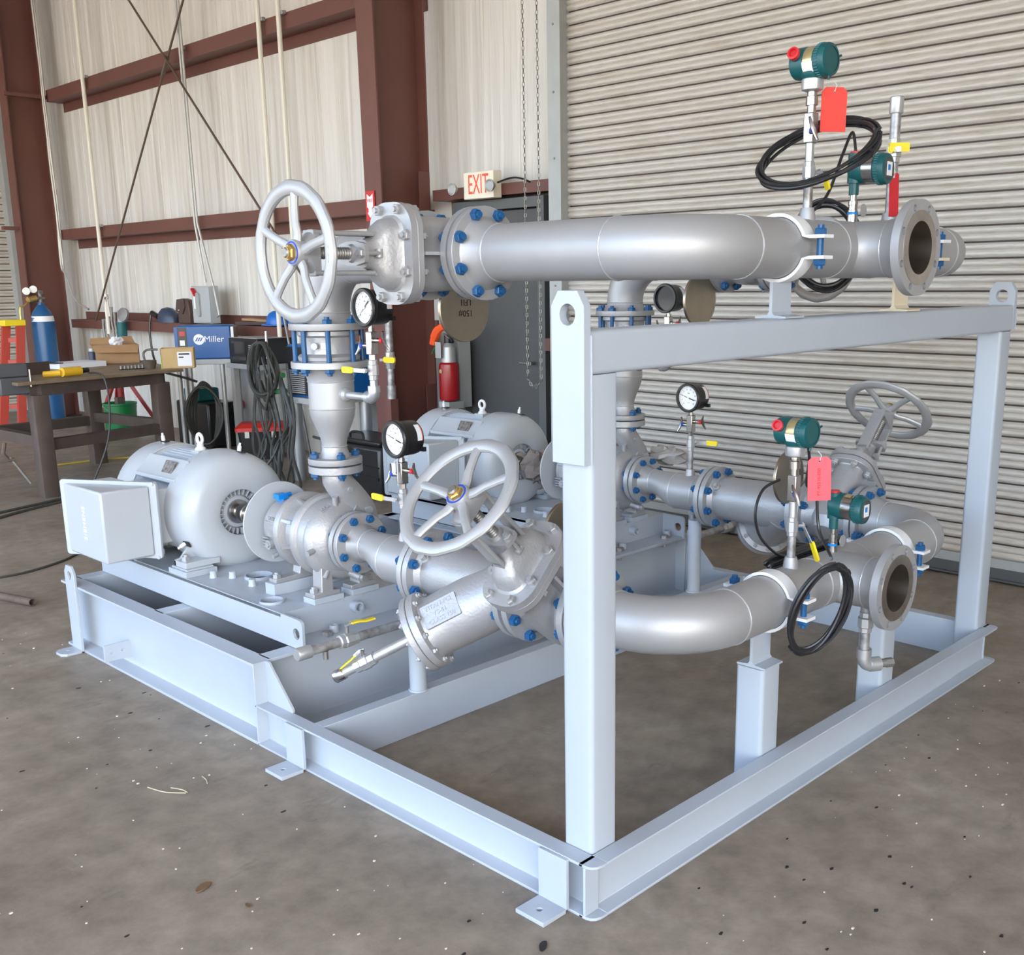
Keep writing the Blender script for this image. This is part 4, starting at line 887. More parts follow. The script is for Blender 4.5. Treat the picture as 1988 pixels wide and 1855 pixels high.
    return t_

def pump(xc, nm):
    zc = ZP; t_ = thing('centrifugal_pump', 'silver end-suction pump with blue-bolted flanges on the %s baseplate' % nm, 'pump', (xc, 1.85, 0.44), 'centrifugal pumps'); Fy = frame((xc, 0, zc), Z, X, Y)
    # suction flange and nozzle
    part('suction_flange', MB().lathe([(0.08, 1.602), (0.1145, 1.603), (0.1145, 1.626), (0.085, 1.630), (0.075, 1.645), (0.082, 1.68), (0.095, 1.70)], Fy, 44), 'silver_cast', t_)
    # volute: swept tube whose radius grows round the casing and leaves upward on the +X side
    cas = MB().lathe([(0.07, 1.655), (0.105, 1.668), (0.135, 1.69), (0.147, 1.72), (0.147, 1.785), (0.158, 1.790), (0.160, 1.795), (0.160, 1.812), (0.158, 1.815), (0.12, 1.816)], Fy, 56)
    cs_ = part('casing', cas, 'silver_cast', t_)
    pts, rad = [], []
    for i in range(29):
        a = math.radians(78+ 300*i/28)          # clockwise seen from the suction side, from top round to the right flank
        rr = 0.034+0.024*i/28; Rv = 0.112+0.014*i/28
        # angle measured from +Z towards -X
        pts.append(V((xc-Rv*math.sin(a-math.radians(40)), 1.725, zc+Rv*math.cos(a-math.radians(40))))); rad.append(rr)
    part('volute', MB().tube(pts, rad, 20), 'silver_cast', t_)
    nk = smooth([(xc+0.118, 1.728, zc+0.035), (xc+0.105, 1.726, zc+0.09), (xc+0.066, 1.722, zc+0.145), (xc+0.022, 1.718, zc+0.195), (xc, 1.715, zc+0.228), (xc, YR, 0.905)], 5)
    part('discharge_neck', MB().tube(nk, [0.064-0.014*i/(len(nk)-1) for i in range(len(nk))], 24), 'silver_cast', t_)
    part('neck_boss', MB().cyl((xc+0.105, 1.68, zc+0.10), (xc+0.10, 1.655, zc+0.10), 0.015, 16).cyl((xc+0.022, 1.67, zc+0.19), (xc+0.020, 1.655, zc+0.19), 0.010, 12), 'silver_cast', t_)
    part('discharge_flange', MB().lathe([(0.05, 0.890), (0.1, 0.904), (0.1, 0.930), (0.07, 0.931)], Matrix.Translation((xc, YR, 0)), 44), 'silver_cast', t_)
    for a in (100, 190, 235): part('drain_plug', MB().cyl(V((xc, 1.70, zc))+V((math.cos(math.radians(a)), 0, math.sin(math.radians(a))))*0.12, V((xc, 1.690, zc))+V((math.cos(math.radians(a)), 0, math.sin(math.radians(a))))*0.168, 0.011, 12), 'silver_cast', t_)
    part('drain_plug', MB().cyl((xc+0.02, 1.70, zc-0.135), (xc+0.035, 1.64, zc-0.150), 0.016, 14).cyl((xc+0.035, 1.645, zc-0.150), (xc+0.038, 1.625, zc-0.152), 0.013, 6), 'silver_cast', t_)
    # cast lettering round the casing
    for s_, a_, r_ in (('150-3', -28, 0.143), ('3X4-10', -150, 0.138)):
        a = math.radians(a_); d_ = V((math.sin(a), 0, math.cos(a)))
        Ft = frame(V((xc, 1.700, zc))+d_*r_, V((-d_.z, 0, d_.x))*-1, (V((d_.x, -0.9, d_.z)).normalized()).cross(V((-d_.z, 0, d_.x))*-1), V((d_.x, -0.9, d_.z)).normalized())
        part('lettering', text_mb(s_, 0.024, Ft, 0.002), 'silver', cs_)
    # frame adapter and bearing housing
    fa_ = part('frame_adapter', MB().lathe([(0.112, 1.816), (0.108, 1.86), (0.118, 1.905), (0.148, 1.915), (0.150, 1.920), (0.150, 1.942), (0.146, 1.946), (0.12, 1.950), (0.116, 1.99), (0.112, 2.04), (0.108, 2.075), (0.085, 2.082)], Fy, 48), 'silver_cast', t_)
    for a in range(0, 360, 45):
        if a == 270: continue
        aa = math.radians(a+20); d_ = V((math.cos(aa), 0, math.sin(aa))); tg = V((-math.sin(aa), 0, math.cos(aa)))
        part('adapter_rib', MB().loft([[V((xc, y_, zc))+d_*r_+tg*e for r_, e in ((0.09, -0.006), (ro, -0.006), (ro, 0.006), (0.09, 0.006))] for y_, ro in ((1.818, 0.150), (1.87, 0.128), (1.915, 0.142))]), 'silver_cast', t_)
    part('housing_boss', MB().prism([(-0.03, 0.0), (0.03, 0.0), (0.045, 0.065), (-0.045, 0.065)], -0.02, 0.0, frame((xc-0.112, 2.02, zc-0.03), -Y, Z, -X)), 'silver_cast', t_, bevel=0.004)
    part('sight_boss', MB().cyl((xc-0.105, 2.02, zc-0.055), (xc-0.128, 2.02, zc-0.055), 0.019, 18).cyl((xc-0.128, 2.02, zc-0.055), (xc-0.134, 2.02, zc-0.055), 0.012, 6).cyl((xc-0.10, 2.00, zc-0.095), (xc-0.122, 2.0, zc-0.10), 0.010, 12), 'silver_cast', t_)
    for i in range(4): part('cooling_rib', MB().box((xc-0.118, 2.035, zc-0.035-0.012*i), (xc-0.10, 2.075, zc-0.031-0.012*i)), 'silver_cast', t_)
    for i, s_ in enumerate(('MARK', '3ALR', 'SIZE 0')):
        part('lettering', text_mb(s_, 0.022, frame((xc-0.111, 2.0, zc+0.048-0.030*i), -Y, Z, -X), 0.002), 'silver', fa_)
    part('breather_plug', MB().cyl((xc-0.035, 2.05, zc+0.100), (xc-0.035, 2.05, zc+0.118), 0.016, 6).box((xc-0.055, 2.035, zc+0.112), (xc-0.012, 2.075, zc+0.132)).cyl((xc-0.015, 2.055, zc+0.122), (xc+0.012, 2.055, zc+0.124), 0.009, 10), 'cyan_plug', t_, 'bright blue plastic plug')
    part('shield_disc', MB().lathe([(0.03, 2.128), (0.163, 2.130), (0.166, 2.133), (0.163, 2.136), (0.03, 2.138)], Fy, 60), 'motor_paint', t_)
    part('shaft', MB().lathe([(0.024, 2.07), (0.024, 2.31), (0.02, 2.315)], Fy, 20).lathe([(0.038, 2.22), (0.038, 2.235)], Fy, 24), 'stainless', t_)
    # feet
    for sx in (-1, 1):
        x0 = xc+sx*0.085
        part('casing_foot', MB().prism([(-0.062, 0.44), (0.055, 0.44), (0.055, 0.456), (0.026, 0.458), (0.022, 0.55), (-0.022, 0.55), (-0.026, 0.458), (-0.062, 0.456)], -1.75, -1.69, frame((x0, 0, 0), X, Z, -Y)), 'silver_cast', t_, bevel=0.002)
        inst('foot_bolt', bolt_mesh('screw', 0.02, 0.0085, 'galv_clean'), t_, Matrix.Translation((x0+sx*0.043, 1.72, 0.456)))
    part('frame_foot', MB().prism([(-0.17, 0.463), (0.15, 0.463), (0.15, 0.478), (0.06, 0.482), (0.05, 0.55), (-0.05, 0.55), (-0.062, 0.482), (-0.17, 0.478)], -1.96, -1.91, frame((xc, 0, 0), X, Z, -Y)), 'silver_cast', t_, bevel=0.002)
    inst('foot_bolt', bolt_mesh('screw', 0.02, 0.0085, 'galv_clean'), t_, Matrix.Translation((xc-0.15, 1.935, 0.478)))
    return t_
for xc, nm in ((XA, 'near'), (XB, 'far')):
    baseplate(xc, nm)
    motor(xc, nm, 'large pale grey electric motor with conduit box at the %s' % ('left front' if nm == 'near' else 'back of the skid'))
    pump(xc, nm)
# crumpled paper wrapped on the far motor shaft, plastic wrap by the far spool
def crumple(c, r, seed, sc=(1, 1, 1)):
    rnd = random.Random(seed); mb = MB(); n = 14; rows = 9; vs = []; fs = []
    for k in range(rows+1):
        for i in range(n):
            a = 2*PI*i/n; ph = PI*k/rows; rr = r*(1+rnd.uniform(-0.32, 0.28)) if 0 < k < rows else r
            vs.append(V(c)+V((rr*math.sin(ph)*math.cos(a)*sc[0], rr*math.sin(ph)*math.sin(a)*sc[1], -rr*math.cos(ph)*sc[2])))
    for k in range(rows):
        for i in range(n):
            j = (i+1) % n; fs += [(k*n+i, k*n+j, (k+1)*n+j), (k*n+i, (k+1)*n+j, (k+1)*n+i)]
    return mb.add(vs, fs)
single('paper_wrap', crumple((XB-0.01, 2.31, 0.635), 0.075, 3, (1, 1.25, 1.1)), 'paper_bag', 'crumpled brown paper wrapped round the far motor shaft', 'paper')
for o in [bpy.data.objects['paper_wrap']]: o.data.set_sharp_from_angle(angle=0.2)
single('plastic_wrap', crumple((XB+0.22, 1.62, 0.735), 0.075, 11, (0.8, 1.5, 0.62)), 'plastic_wrap', 'crumpled clear plastic wrap behind the far reducer spool', 'plastic')
bpy.data.objects['plastic_wrap'].data.set_sharp_from_angle(angle=0.2)
# ------------------------------------------------------------------ instruments
def ball_valve(t_, p, axis, hd, up_, L=0.062, r=0.021, m='galv_clean', grip='yellow', lever=0.115, bend=0.012):
    p, axis, hd, up_ = V(p), V(axis).normalized(), V(hd).normalized(), V(up_).normalized(); h = L/2   # hd: lever direction, up_: stem side
    part('valve_body', MB().lathe([(r*0.86, -h), (r*0.95, -h+0.002), (r*0.95, -h*0.55), (r*1.12, -h*0.5), (r*1.12, h*0.5), (r*0.95, h*0.55), (r*0.95, h-0.002), (r*0.86, h)], zframe(p, axis), 8), m, t_)
    s0 = p+up_*(r*1.0); s1 = p+up_*(r*1.0+0.018)
    part('stem', MB().cyl(s0, s1, 0.0055, 10).lathe([(0.009, 0), (0.009, 0.006)], zframe(s1, up_), 6), 'galv_clean', t_)
    wd = hd.cross(up_).normalized()
    def strip(a, b_, w_, hh, o2): return MB().loft([[s1+hd*a+wd*x_+up_*(y_+o2) for x_, y_ in ((-w_, -hh), (w_, -hh), (w_, hh), (-w_, hh))], [s1+hd*b_+wd*x_+up_*(y_+o2+bend) for x_, y_ in ((-w_, -hh), (w_, -hh), (w_, hh), (-w_, hh))]])
    lv_ = part('lever', strip(-0.010, lever*0.55, 0.007, 0.0016, 0.001), 'galv_clean', t_)
    g0, g1 = s1+hd*lever*0.45, s1+hd*lever
    part('lever_grip', MB(frame((g0+g1)/2+up_*(bend+0.002), hd, wd, hd.cross(wd))).prism(rrect((g1-g0).length, 0.022, 0.008, 4), -0.0035, 0.0035), grip, lv_)
def manifold(t_, x, y, z0, z1, d1, d2, c1='blue_mark', c2='red', tag_=False):
    w_ = 0.0155; part('manifold_block', MB().box((x-w_, y-w_, z0), (x+w_, y+w_, z1)), 'stainless', t_, bevel=0.003)
    for d_, cc, f_ in ((d1, c1, 0.38), (d2, c2, 0.62)):
        d_ = V(d_).normalized(); p = V((x, y, z0+(z1-z0)*f_))+d_*w_
        nv_ = part('needle_valve', MB().lathe([(0.009, 0), (0.009, 0.010), (0.0065, 0.012), (0.0085, 0.016), (0.0065, 0.02), (0.0085, 0.024), (0.0065, 0.028), (0.004, 0.030), (0.004, 0.05)], zframe(p, d_), 12), 'stainless', t_)
        part('valve_collar', MB().lathe([(0.0095, 0.028), (0.0095, 0.040)], zframe(p, d_), 12), cc, nv_)
        u_ = d_.cross(Z).normalized(); ax = (Z*0.9+u_*0.35).normalized(); q = p+d_*0.046
        part('tee_handle', MB().tube([q-ax*0.034+d_*0.010, q-ax*0.016+d_*0.001, q, q+ax*0.016+d_*0.001, q+ax*0.034+d_*0.010], [0.0035, 0.0055, 0.007, 0.0055, 0.0035], 8), 'stainless', nv_)
def gauge_head(t_, x, y, z, face, ang, dark=False, red_label=True):
    f_ = V(face).normalized(); sd = Z.cross(f_).normalized()*1.0      # sd points to the reader's right when looking at the face
    F = frame((x, y, z), Z.cross(f_), Z, f_)
    case = MB().lathe([(0.0, -0.060), (0.050, -0.060), (0.058, -0.056), (0.0605, -0.040), (0.0605, 0.012), (0.065, 0.016), (0.0665, 0.020), (0.0665, 0.030), (0.063, 0.0345), (0.055, 0.0345), (0.054, 0.0215)], F, 48)
    part('case', case, 'black', t_)
    part('case_tab', MB(F).box((0.045, -0.045, -0.058), (0.066, -0.030, -0.046)), 'black', t_)
    dl = part('dial', MB().lathe([(0.055, 0.022), (0.0, 0.0221)], F, 48), 'dial' if not dark else 'dial_dark', t_)
    if not dark:
        tk = MB(F)
        for i in range(28):
            a = math.radians(225-270*i/27); r0 = 0.044 if i % 3 == 0 else 0.047; w_ = 0.0007
            c, s = math.cos(a), math.sin(a)
            tk.add([(r0*c-w_*s, r0*s+w_*c, 0.0226), (r0*c+w_*s, r0*s-w_*c, 0.0226), (0.0505*c+w_*s, 0.0505*s-w_*c, 0.0226), (0.0505*c-w_*s, 0.0505*s+w_*c, 0.0226)], [(0, 1, 2, 3)])
        part('scale', tk, 'ink', dl)
        for i in range(0, 10):
            a = math.radians(225-270*i/9)
            part('numeral', text_mb(str(i*2) if i < 9 else '18', 0.0092, F @ Matrix.Translation((0.0375*math.cos(a), 0.0375*math.sin(a), 0.0225)), 0.0002), 'ink', dl)
        part('lettering', text_mb('PSI', 0.009, F @ Matrix.Translation((0, 0.020, 0.0225)), 0.0002), 'ink', dl)
        part('lettering', text_mb('316 SS', 0.0055, F @ Matrix.Translation((0, -0.022, 0.0225)), 0.0002), 'grey_ink', dl)
        a = math.radians(ang); c, s = math.cos(a), math.sin(a)
        nd = MB(F); pt = lambda r_, w_, zz=0.0255: [(r_*c-w_*s, r_*s+w_*c, zz), (r_*c+w_*s, r_*s-w_*c, zz)]
        A = pt(-0.034, 0.0026)+pt(-0.012, 0.0022)+pt(0.0, 0.0016)+pt(0.049, 0.0005)
        nd.add(A, [(0, 1, 3, 2), (2, 3, 5, 4), (4, 5, 7, 6)]); part('needle', nd, 'ink', dl)
        part('needle_hub', MB().lathe([(0.005, 0.0255), (0.0045, 0.0275), (0, 0.0276)], F, 14), 'dial', dl)
    # curved sticker on the case flank
    def sticker(a0, a1, z0, z1, m, r_=0.0609):
        rings = [[F @ V((r_*math.cos(a0+(a1-a0)*i/8), r_*math.sin(a0+(a1-a0)*i/8), zz)) for zz in (z0, z1)] for i in range(9)]
        mb = MB(); vs = [p for r in rings for p in r]; mb.add(vs, [(2*i, 2*i+1, 2*i+3, 2*i+2) for i in range(8)]); part('sticker', mb, m, t_)
    if red_label:
        sticker(math.radians(-5), math.radians(52), -0.046, -0.026, 'label_white'); sticker(math.radians(-5), math.radians(52), -0.050, -0.046, 'orange_label')
    part('stem', MB().cyl((x, y, z-0.058), (x, y, z-0.083), 0.008, 12).lathe([(0.0115, -0.083), (0.0115, -0.070)], Matrix.Translation((x, y, z)), 6), 'stainless', t_)

def low_gauge(xc, nm, lab, hd):
    y = 1.317; t_ = thing('pressure_gauge', lab, 'gauge', (xc, y, ZL+R6), 'dial pressure gauges')
    part('threadolet', MB().lathe([(0.024, ZL+R6-0.006), (0.021, ZL+R6+0.014), (0.018, ZL+R6+0.026)], Matrix.Translation((xc, y, 0)), 18), 'silver', t_)
    part('nipple', MB().cyl((xc, y, ZL+R6+0.02), (xc, y, 0.835), 0.0135, 16), 'galv', t_)
    ball_valve(t_, (xc, y, 0.852), Z, (0, 1 if nm == 'near' else -1, 0.02), (-1 if nm == 'near' else 1, 0, 0), 0.07, 0.017, lever=0.115)
    part('nipple', MB().cyl((xc, y, 0.88), (xc, y, 0.915), 0.012, 6), 'stainless', t_)
    manifold(t_, xc, y, 0.905, 0.982, (-0.1, 1, 0) if nm == 'near' else (0.1, 1, 0), (0.1, -1, 0))
    gauge_head(t_, xc, y, 1.063, (-1, 0, 0), 163)
    if nm == 'near':
        part('paper_tag', MB(frame((xc-0.030, y+0.008, 0.962), -Y, Z, -X)).prism(rrect(0.020, 0.036, 0.002, 2), 0, 0.001), 'paper', t_, 'small pale blue tag on a string')
        part('tag_string', MB().tube([(xc-0.028, y+0.008, 0.98), (xc-0.02, y, 1.0), (xc-0.024, y-0.004, 0.90)], 0.0012, 5), 'label_white', t_)
    return t_
low_gauge(XA, 'near', 'round pressure gauge on the near suction spool, needle to the left', 1)
low_gauge(XB, 'far', 'round pressure gauge on the far suction spool in front of the roller door', -1)
def high_gauge(xc, nm, lab, dark):
    y = 1.455; t_ = thing('pressure_gauge', lab, 'gauge', (xc, y, 1.17), 'dial pressure gauges'); z0 = 1.195
    part('threadolet', MB().lathe([(0.026, 0), (0.026, 0.02), (0.019, 0.03)], zframe((xc, YR-R6+0.008, z0), -Y), 18), 'silver', t_)
    part('nipple', MB().cyl((xc, YR-R6-0.015, z0), (xc, y+0.02, z0), 0.0135, 16), 'galv_clean', t_)
    part('elbow_fitting', MB().elbow((xc, y+0.022, z0+0.022), (0, 0, -1), (0, -1, 0), 0.022, 0.020, 18, 8).cyl((xc, y+0.018, z0), (xc, y+0.042, z0), 0.022, 18).cyl((xc, y, z0+0.02), (xc, y, z0+0.042), 0.022, 18), 'galv_clean', t_)
    part('nipple', MB().cyl((xc, y, z0+0.04), (xc, y, z0+0.10), 0.0135, 16), 'galv_clean', t_)
    ball_valve(t_, (xc, y, 1.292), Z, (0, 1 if nm == 'near' else -1, 0), (-1 if nm == 'near' else 1, 0, 0), 0.07, 0.017, lever=0.115)
    part('nipple', MB().cyl((xc, y, 1.32), (xc, y, 1.352), 0.012, 6), 'stainless', t_)
    manifold(t_, xc, y, 1.345, 1.425, (-0.1, 1, 0), (0.1, -1, 0))
    gauge_head(t_, xc, y, 1.507, (-1, 0, 0), 222, dark)
    return t_
high_gauge(XA, 'near', 'round pressure gauge beside the near riser, needle pointing lower left', False)
high_gauge(XB, 'far', 'dark-faced round gauge beside the far riser under the upper header', True)

def housing(t_, c, ax, rot_up, blind=True):      # twin-compartment green transmitter head, axis ax
    c = V(c); ax = V(ax).normalized(); F = zframe(c, ax); F = frame(c, Z.cross(ax).normalized(), Z, ax) if abs(ax.z) < 0.5 else F
    part('head_body', MB().lathe([(0.0, -0.060), (0.034, -0.060), (0.041, -0.055), (0.0435, -0.045), (0.0435, -0.018), (0.041, -0.012), (0.041, 0.022), (0.046, 0.026), (0.046, 0.052), (0.043, 0.058), (0.034, 0.060)], F, 40, caps=False), 'teal', t_)
    if blind: part('end_cap', MB().lathe([(0.034, 0.0585), (0.033, 0.056), (0.0, 0.056)], F, 32), 'teal', t_)
    else:
        part('window', MB().lathe([(0.034, 0.0595), (0.0, 0.0596)], F, 32), 'dial_dark', t_)
        part('display', MB(F).box((-0.016, -0.020, 0.0605), (0.018, 0.020, 0.0625)), 'label_white', t_)
        part('display_panel', MB(F).box((-0.012, -0.004, 0.0625), (0.004, 0.012, 0.0632)), 'cyan_plug', t_)
    kn = MB(F)
    for i in range(36):
        a = 2*PI*i/36; kn.cbox((0.0462*math.cos(a), 0.0462*math.sin(a), 0.034), (0.003, 0.003, 0.012))
    part('knurling', kn, 'teal', t_)
    def band(a0, a1, z0, z1, m, r_=0.0418, nm='name_band'):
        vs = [F @ V((r_*math.cos(a0+(a1-a0)*i/12), r_*math.sin(a0+(a1-a0)*i/12), zz)) for i in range(13) for zz in (z0, z1)]
        part(nm, MB().add(vs, [(2*i, 2*i+1, 2*i+3, 2*i+2) for i in range(12)]), m, t_)
    return F, band
def pressure_tx(x, z_base, dz, lab, tagm):
    t_ = thing('pressure_transmitter', lab, 'transmitter', (x, YH, z_base), 'green pressure transmitters'); y = YH
    Zb = z_base
    part('threadolet', MB().lathe([(0.025, -0.006), (0.022, 0.018), (0.0185, 0.032)], Matrix.Translation((x, y, Zb)), 18), 'silver', t_)
    part('nipple', MB().cyl((x, y, Zb+0.025), (x, y, Zb+0.105), 0.0135, 16), 'galv', t_)
    ball_valve(t_, (x, y, Zb+0.13), Z, (0.10, -0.35, -1) if dz > 0 else (0.15, -0.25, -1), (0.85, -0.5, 0), 0.062, 0.017, lever=0.12 if dz > 0 else 0.05, grip='yellow')
    part('nipple', MB().cyl((x, y, Zb+0.155), (x, y, Zb+0.215), 0.0125, 16), 'galv_clean', t_)
    manifold(t_, x, y, Zb+0.21, Zb+0.293, (-0.8, -0.6, 0), (0.8, 0.5, 0))
    part('neck', MB().lathe([(0.0125, 0.290), (0.0125, 0.312), (0.017, 0.313), (0.017, 0.336), (0.0135, 0.338), (0.0145, 0.350), (0.014, 0.352)], Matrix.Translation((x, y, Zb)), 12), 'stainless', t_)
    part('capsule', MB().lathe([(0.020, 0.350), (0.030, 0.354), (0.031, 0.358), (0.031, 0.382), (0.026, 0.386)], Matrix.Translation((x, y, Zb)), 28), 'galv_clean', t_)
    part('head_neck', MB().lathe([(0.029, 0.384), (0.034, 0.39), (0.036, 0.40)], Matrix.Translation((x, y, Zb)), 24), 'teal', t_)
    c = (x, y, Zb+0.428); ax = V((-0.06, -1, 0.0)).normalized()
    F, band = housing(t_, c, ax, 0)
    band(math.radians(-40), math.radians(120), -0.010, 0.020, 'stainless'); band(math.radians(185), math.radians(225), -0.012, 0.022, 'label_white', 0.0426, 'white_label'); band(math.radians(120), math.radians(184), -0.010, 0.020, 'gold_plate')
    p0 = F @ V((-0.036, 0.016, -0.034)); dd = (F.to_3x3() @ V((-0.9, 0.25, 0.15))).normalized()
    part('conduit_boss', MB().cyl(V(c)+(F.to_3x3() @ V((-0.012, 0.014, -0.034))), p0+dd*0.012, 0.018, 16), 'teal', t_)
    part('thread_plug', MB().lathe([(0.0175, 0), (0.0175, 0.014), (0.012, 0.015), (0.011, 0.006), (0, 0.006)], zframe(p0+dd*0.010, dd), 18), 'red', t_, 'red plastic thread protector')
    for a in (0.3, 2.4, 4.6):
        q = F @ V((0.044*math.cos(a), 0.044*math.sin(a), 0.056)); part('cap_lug', MB().cyl(q, q+(F.to_3x3() @ V((math.cos(a)*0.01, math.sin(a)*0.01, 0))), 0.0035, 8), 'teal', t_)
    return t_, c, F
txu, cu_, Fu = pressure_tx(1.068, ZU+R6, -1, 'green pressure transmitter standing on the upper header', 'red_tag')
txl, cl_, Fl_ = pressure_tx(1.058, ZL+R6, 1, 'green pressure transmitter standing on the lower header', 'pink_tag')
def card(name, c, x_ax, up_, w_, h_, m, label, txt=None, txt_m='red'):
    x_ax, up_ = V(x_ax).normalized(), V(up_).normalized(); F = frame(c, x_ax, up_, x_ax.cross(up_)); t_ = thing(name, label, 'tag', c, 'red hang tags')
    k = w_*0.16
    poly = [(-w_/2, -h_/2), (w_/2, -h_/2), (w_/2, h_/2-k), (w_/2-k, h_/2), (-w_/2+k, h_/2), (-w_/2, h_/2-k)]
    cd_ = part('card', MB().plate(poly, [circ(0.0035, 10, 0, h_/2-0.012)], -0.0007, 0.0007, F), m, t_)
    part('string', MB().tube([F @ V((0, h_/2-0.012, 0.002)), F @ V((0.004, h_/2+0.006, 0.004)), F @ V((-0.006, h_/2+0.018, 0))], 0.001, 5), 'label_white', t_)
    if txt: part('lettering', text_mb(txt, w_*0.20, F @ Matrix.Translation((-0.001, -0.01, 0.0009)) @ Matrix.Rotation(PI/2, 4, 'Z'), 0.0002), txt_m, cd_)
    return t_
vw = V((0.80, -0.60, 0))
card('hang_tag', (1.140, YH-0.030, 2.062), vw, (0.02, 0.0, 1), 0.078, 0.122, 'red_tag', 'bright red tag hanging from the upper green transmitter')
card('hang_tag', (1.105, YH-0.060, 0.985), vw, (-0.06, 0.0, 1), 0.076, 0.138, 'pink_tag', 'pinkish red tag with a tag number on the lower green transmitter', 'PT-95510-050')
card('hang_tag', (1.545, YH-0.03, 1.845), (0.25, -0.97, 0), (-0.28, -0.1, 1), 0.030, 0.135, 'red', 'narrow edge-on red tag beside the upper open flange')
def indicator(x, zb, lab, up_neck):
    t_ = thing('indicating_transmitter', lab, 'transmitter', (x, YH, zb), 'green transmitters with displays'); y = YH; z = zb
    part('thermowell', MB().lathe([(0.016, -0.006), (0.0155, 0.035), (0.0135, 0.036), (0.0135, 0.05), (0.015, 0.051), (0.015, 0.062), (0.010, 0.063), (0.010, 0.082)], Matrix.Translation((x, y, z)), 16), 'stainless', t_)
    part('blue_band', MB().lathe([(0.0160, 0.022), (0.0160, 0.030)], Matrix.Translation((x, y, z)), 16), 'cyan_plug', t_)
    part('head_neck', MB().cyl((x, y, z+0.080), (x, y, z+0.14), 0.015, 18), 'teal', t_)
    part('tag_disc', MB().lathe([(0.020, -0.001), (0.020, 0.001)], frame((x+0.030, y-0.02, z+0.035), X, Z, -Y), 20), 'label_grey', t_)
    c = (x+0.012, y-0.045, z+0.155); ax = V((0.05, -1, -0.06)).normalized()
    F, band = housing(t_, c, ax, 0, blind=False)
    part('back_body', MB().cyl((x, y, z+0.115), (x, y, z+0.202), 0.0215, 20), 'teal', t_)
    part('thread_plug', MB().lathe([(0.016, 0.202), (0.016, 0.208), (0.010, 0.209)], Matrix.Translation((x, y, z)), 16), 'red', t_)
    band(math.radians(0), math.radians(360), -0.012, 0.021, 'stainless', 0.0425); band(math.radians(75), math.radians(120), -0.006, 0.014, 'gold_plate', 0.0429)
    return t_
indicator(1.338, ZU+R6, 'green transmitter with round display on the upper header', True)
indicator(1.318, ZL+R6-0.002, 'green transmitter with round display on the lower header', True)
# vent pipe with ball valve on the upper header
vt = thing('vent_pipe', 'grey vertical vent pipe with yellow lever valve beyond the upper open flange', 'pipe', (1.585, YH, ZU+R6))
part('threadolet', MB().lathe([(0.030, -0.008), (0.026, 0.02), (0.023, 0.036)], Matrix.Translation((1.585, YH, ZU+R6)), 20), 'silver', vt)
part('nipple', MB().cyl((1.585, YH, ZU+R6+0.03), (1.587, YH, 1.955), 0.0165, 18), 'galv', vt)
ball_valve(vt, (1.587, YH, 1.985), Z, (-0.35, 0.75, 0), (-0.7, -0.65, 0), 0.075, 0.022, lever=0.03, bend=0.0)
part('lever_wrap', MB(frame((1.567, YH-0.028, 1.992), V((0.75, -0.62, 0)), Z, V((-0.62, -0.75, 0)).normalized())).prism(rrect(0.068, 0.028, 0.004, 3), -0.004, 0.004), 'yellow', vt)
part('nipple', MB().cyl((1.587, YH, 2.02), (1.588, YH, 2.10), 0.0165, 18), 'galv', vt)
part('cap', MB().lathe([(0.021, 2.098), (0.022, 2.10), (0.022, 2.146), (0.020, 2.149)], Matrix.Translation((1.588, YH, 0)), 20), 'galv_clean', vt)
# drain fitting hanging below the lower open flange
dr = thing('drain_fitting', 'short drain valve and plugged elbow hanging below the lower open flange', 'fitting', (1.365, -0.01, 0.29)); dx, dy = 1.362, -0.005
part('threadolet', MB().cyl((dx, dy, 0.545), (dx, dy, 0.505), 0.019, 18), 'silver', dr)
part('valve_body', MB().lathe([(0.018, 0.435), (0.022, 0.438), (0.022, 0.452), (0.027, 0.456), (0.027, 0.486), (0.022, 0.490), (0.022, 0.506), (0.018, 0.51)], Matrix.Translation((dx, dy, 0)), 8), 'galv_clean', dr)
part('stem', MB().cyl((dx+0.022, dy, 0.47), (dx+0.045, dy, 0.47), 0.008, 10), 'galv_clean', dr)
part('nipple', MB().cyl((dx, dy, 0.37), (dx, dy, 0.437), 0.0165, 18), 'galv', dr)
part('elbow_fitting', MB().cyl((dx, dy, 0.378), (dx, dy, 0.345), 0.025, 18).elbow((dx+0.022, dy-0.014, 0.345), V((-0.84, 0.54, 0)), (0, 0, -1), 0.026, 0.022, 18, 8).cyl((dx+0.018, dy-0.012, 0.319), (dx+0.050, dy-0.032, 0.319), 0.025, 18), 'galv_clean', dr)
part('hex_plug', MB().cyl((dx+0.05, dy-0.032, 0.319), (dx+0.072, dy-0.046, 0.319), 0.015, 14).cyl((dx+0.070, dy-0.045, 0.319), (dx+0.092, dy-0.059, 0.319), 0.0165, 6), 'bare_steel', dr)
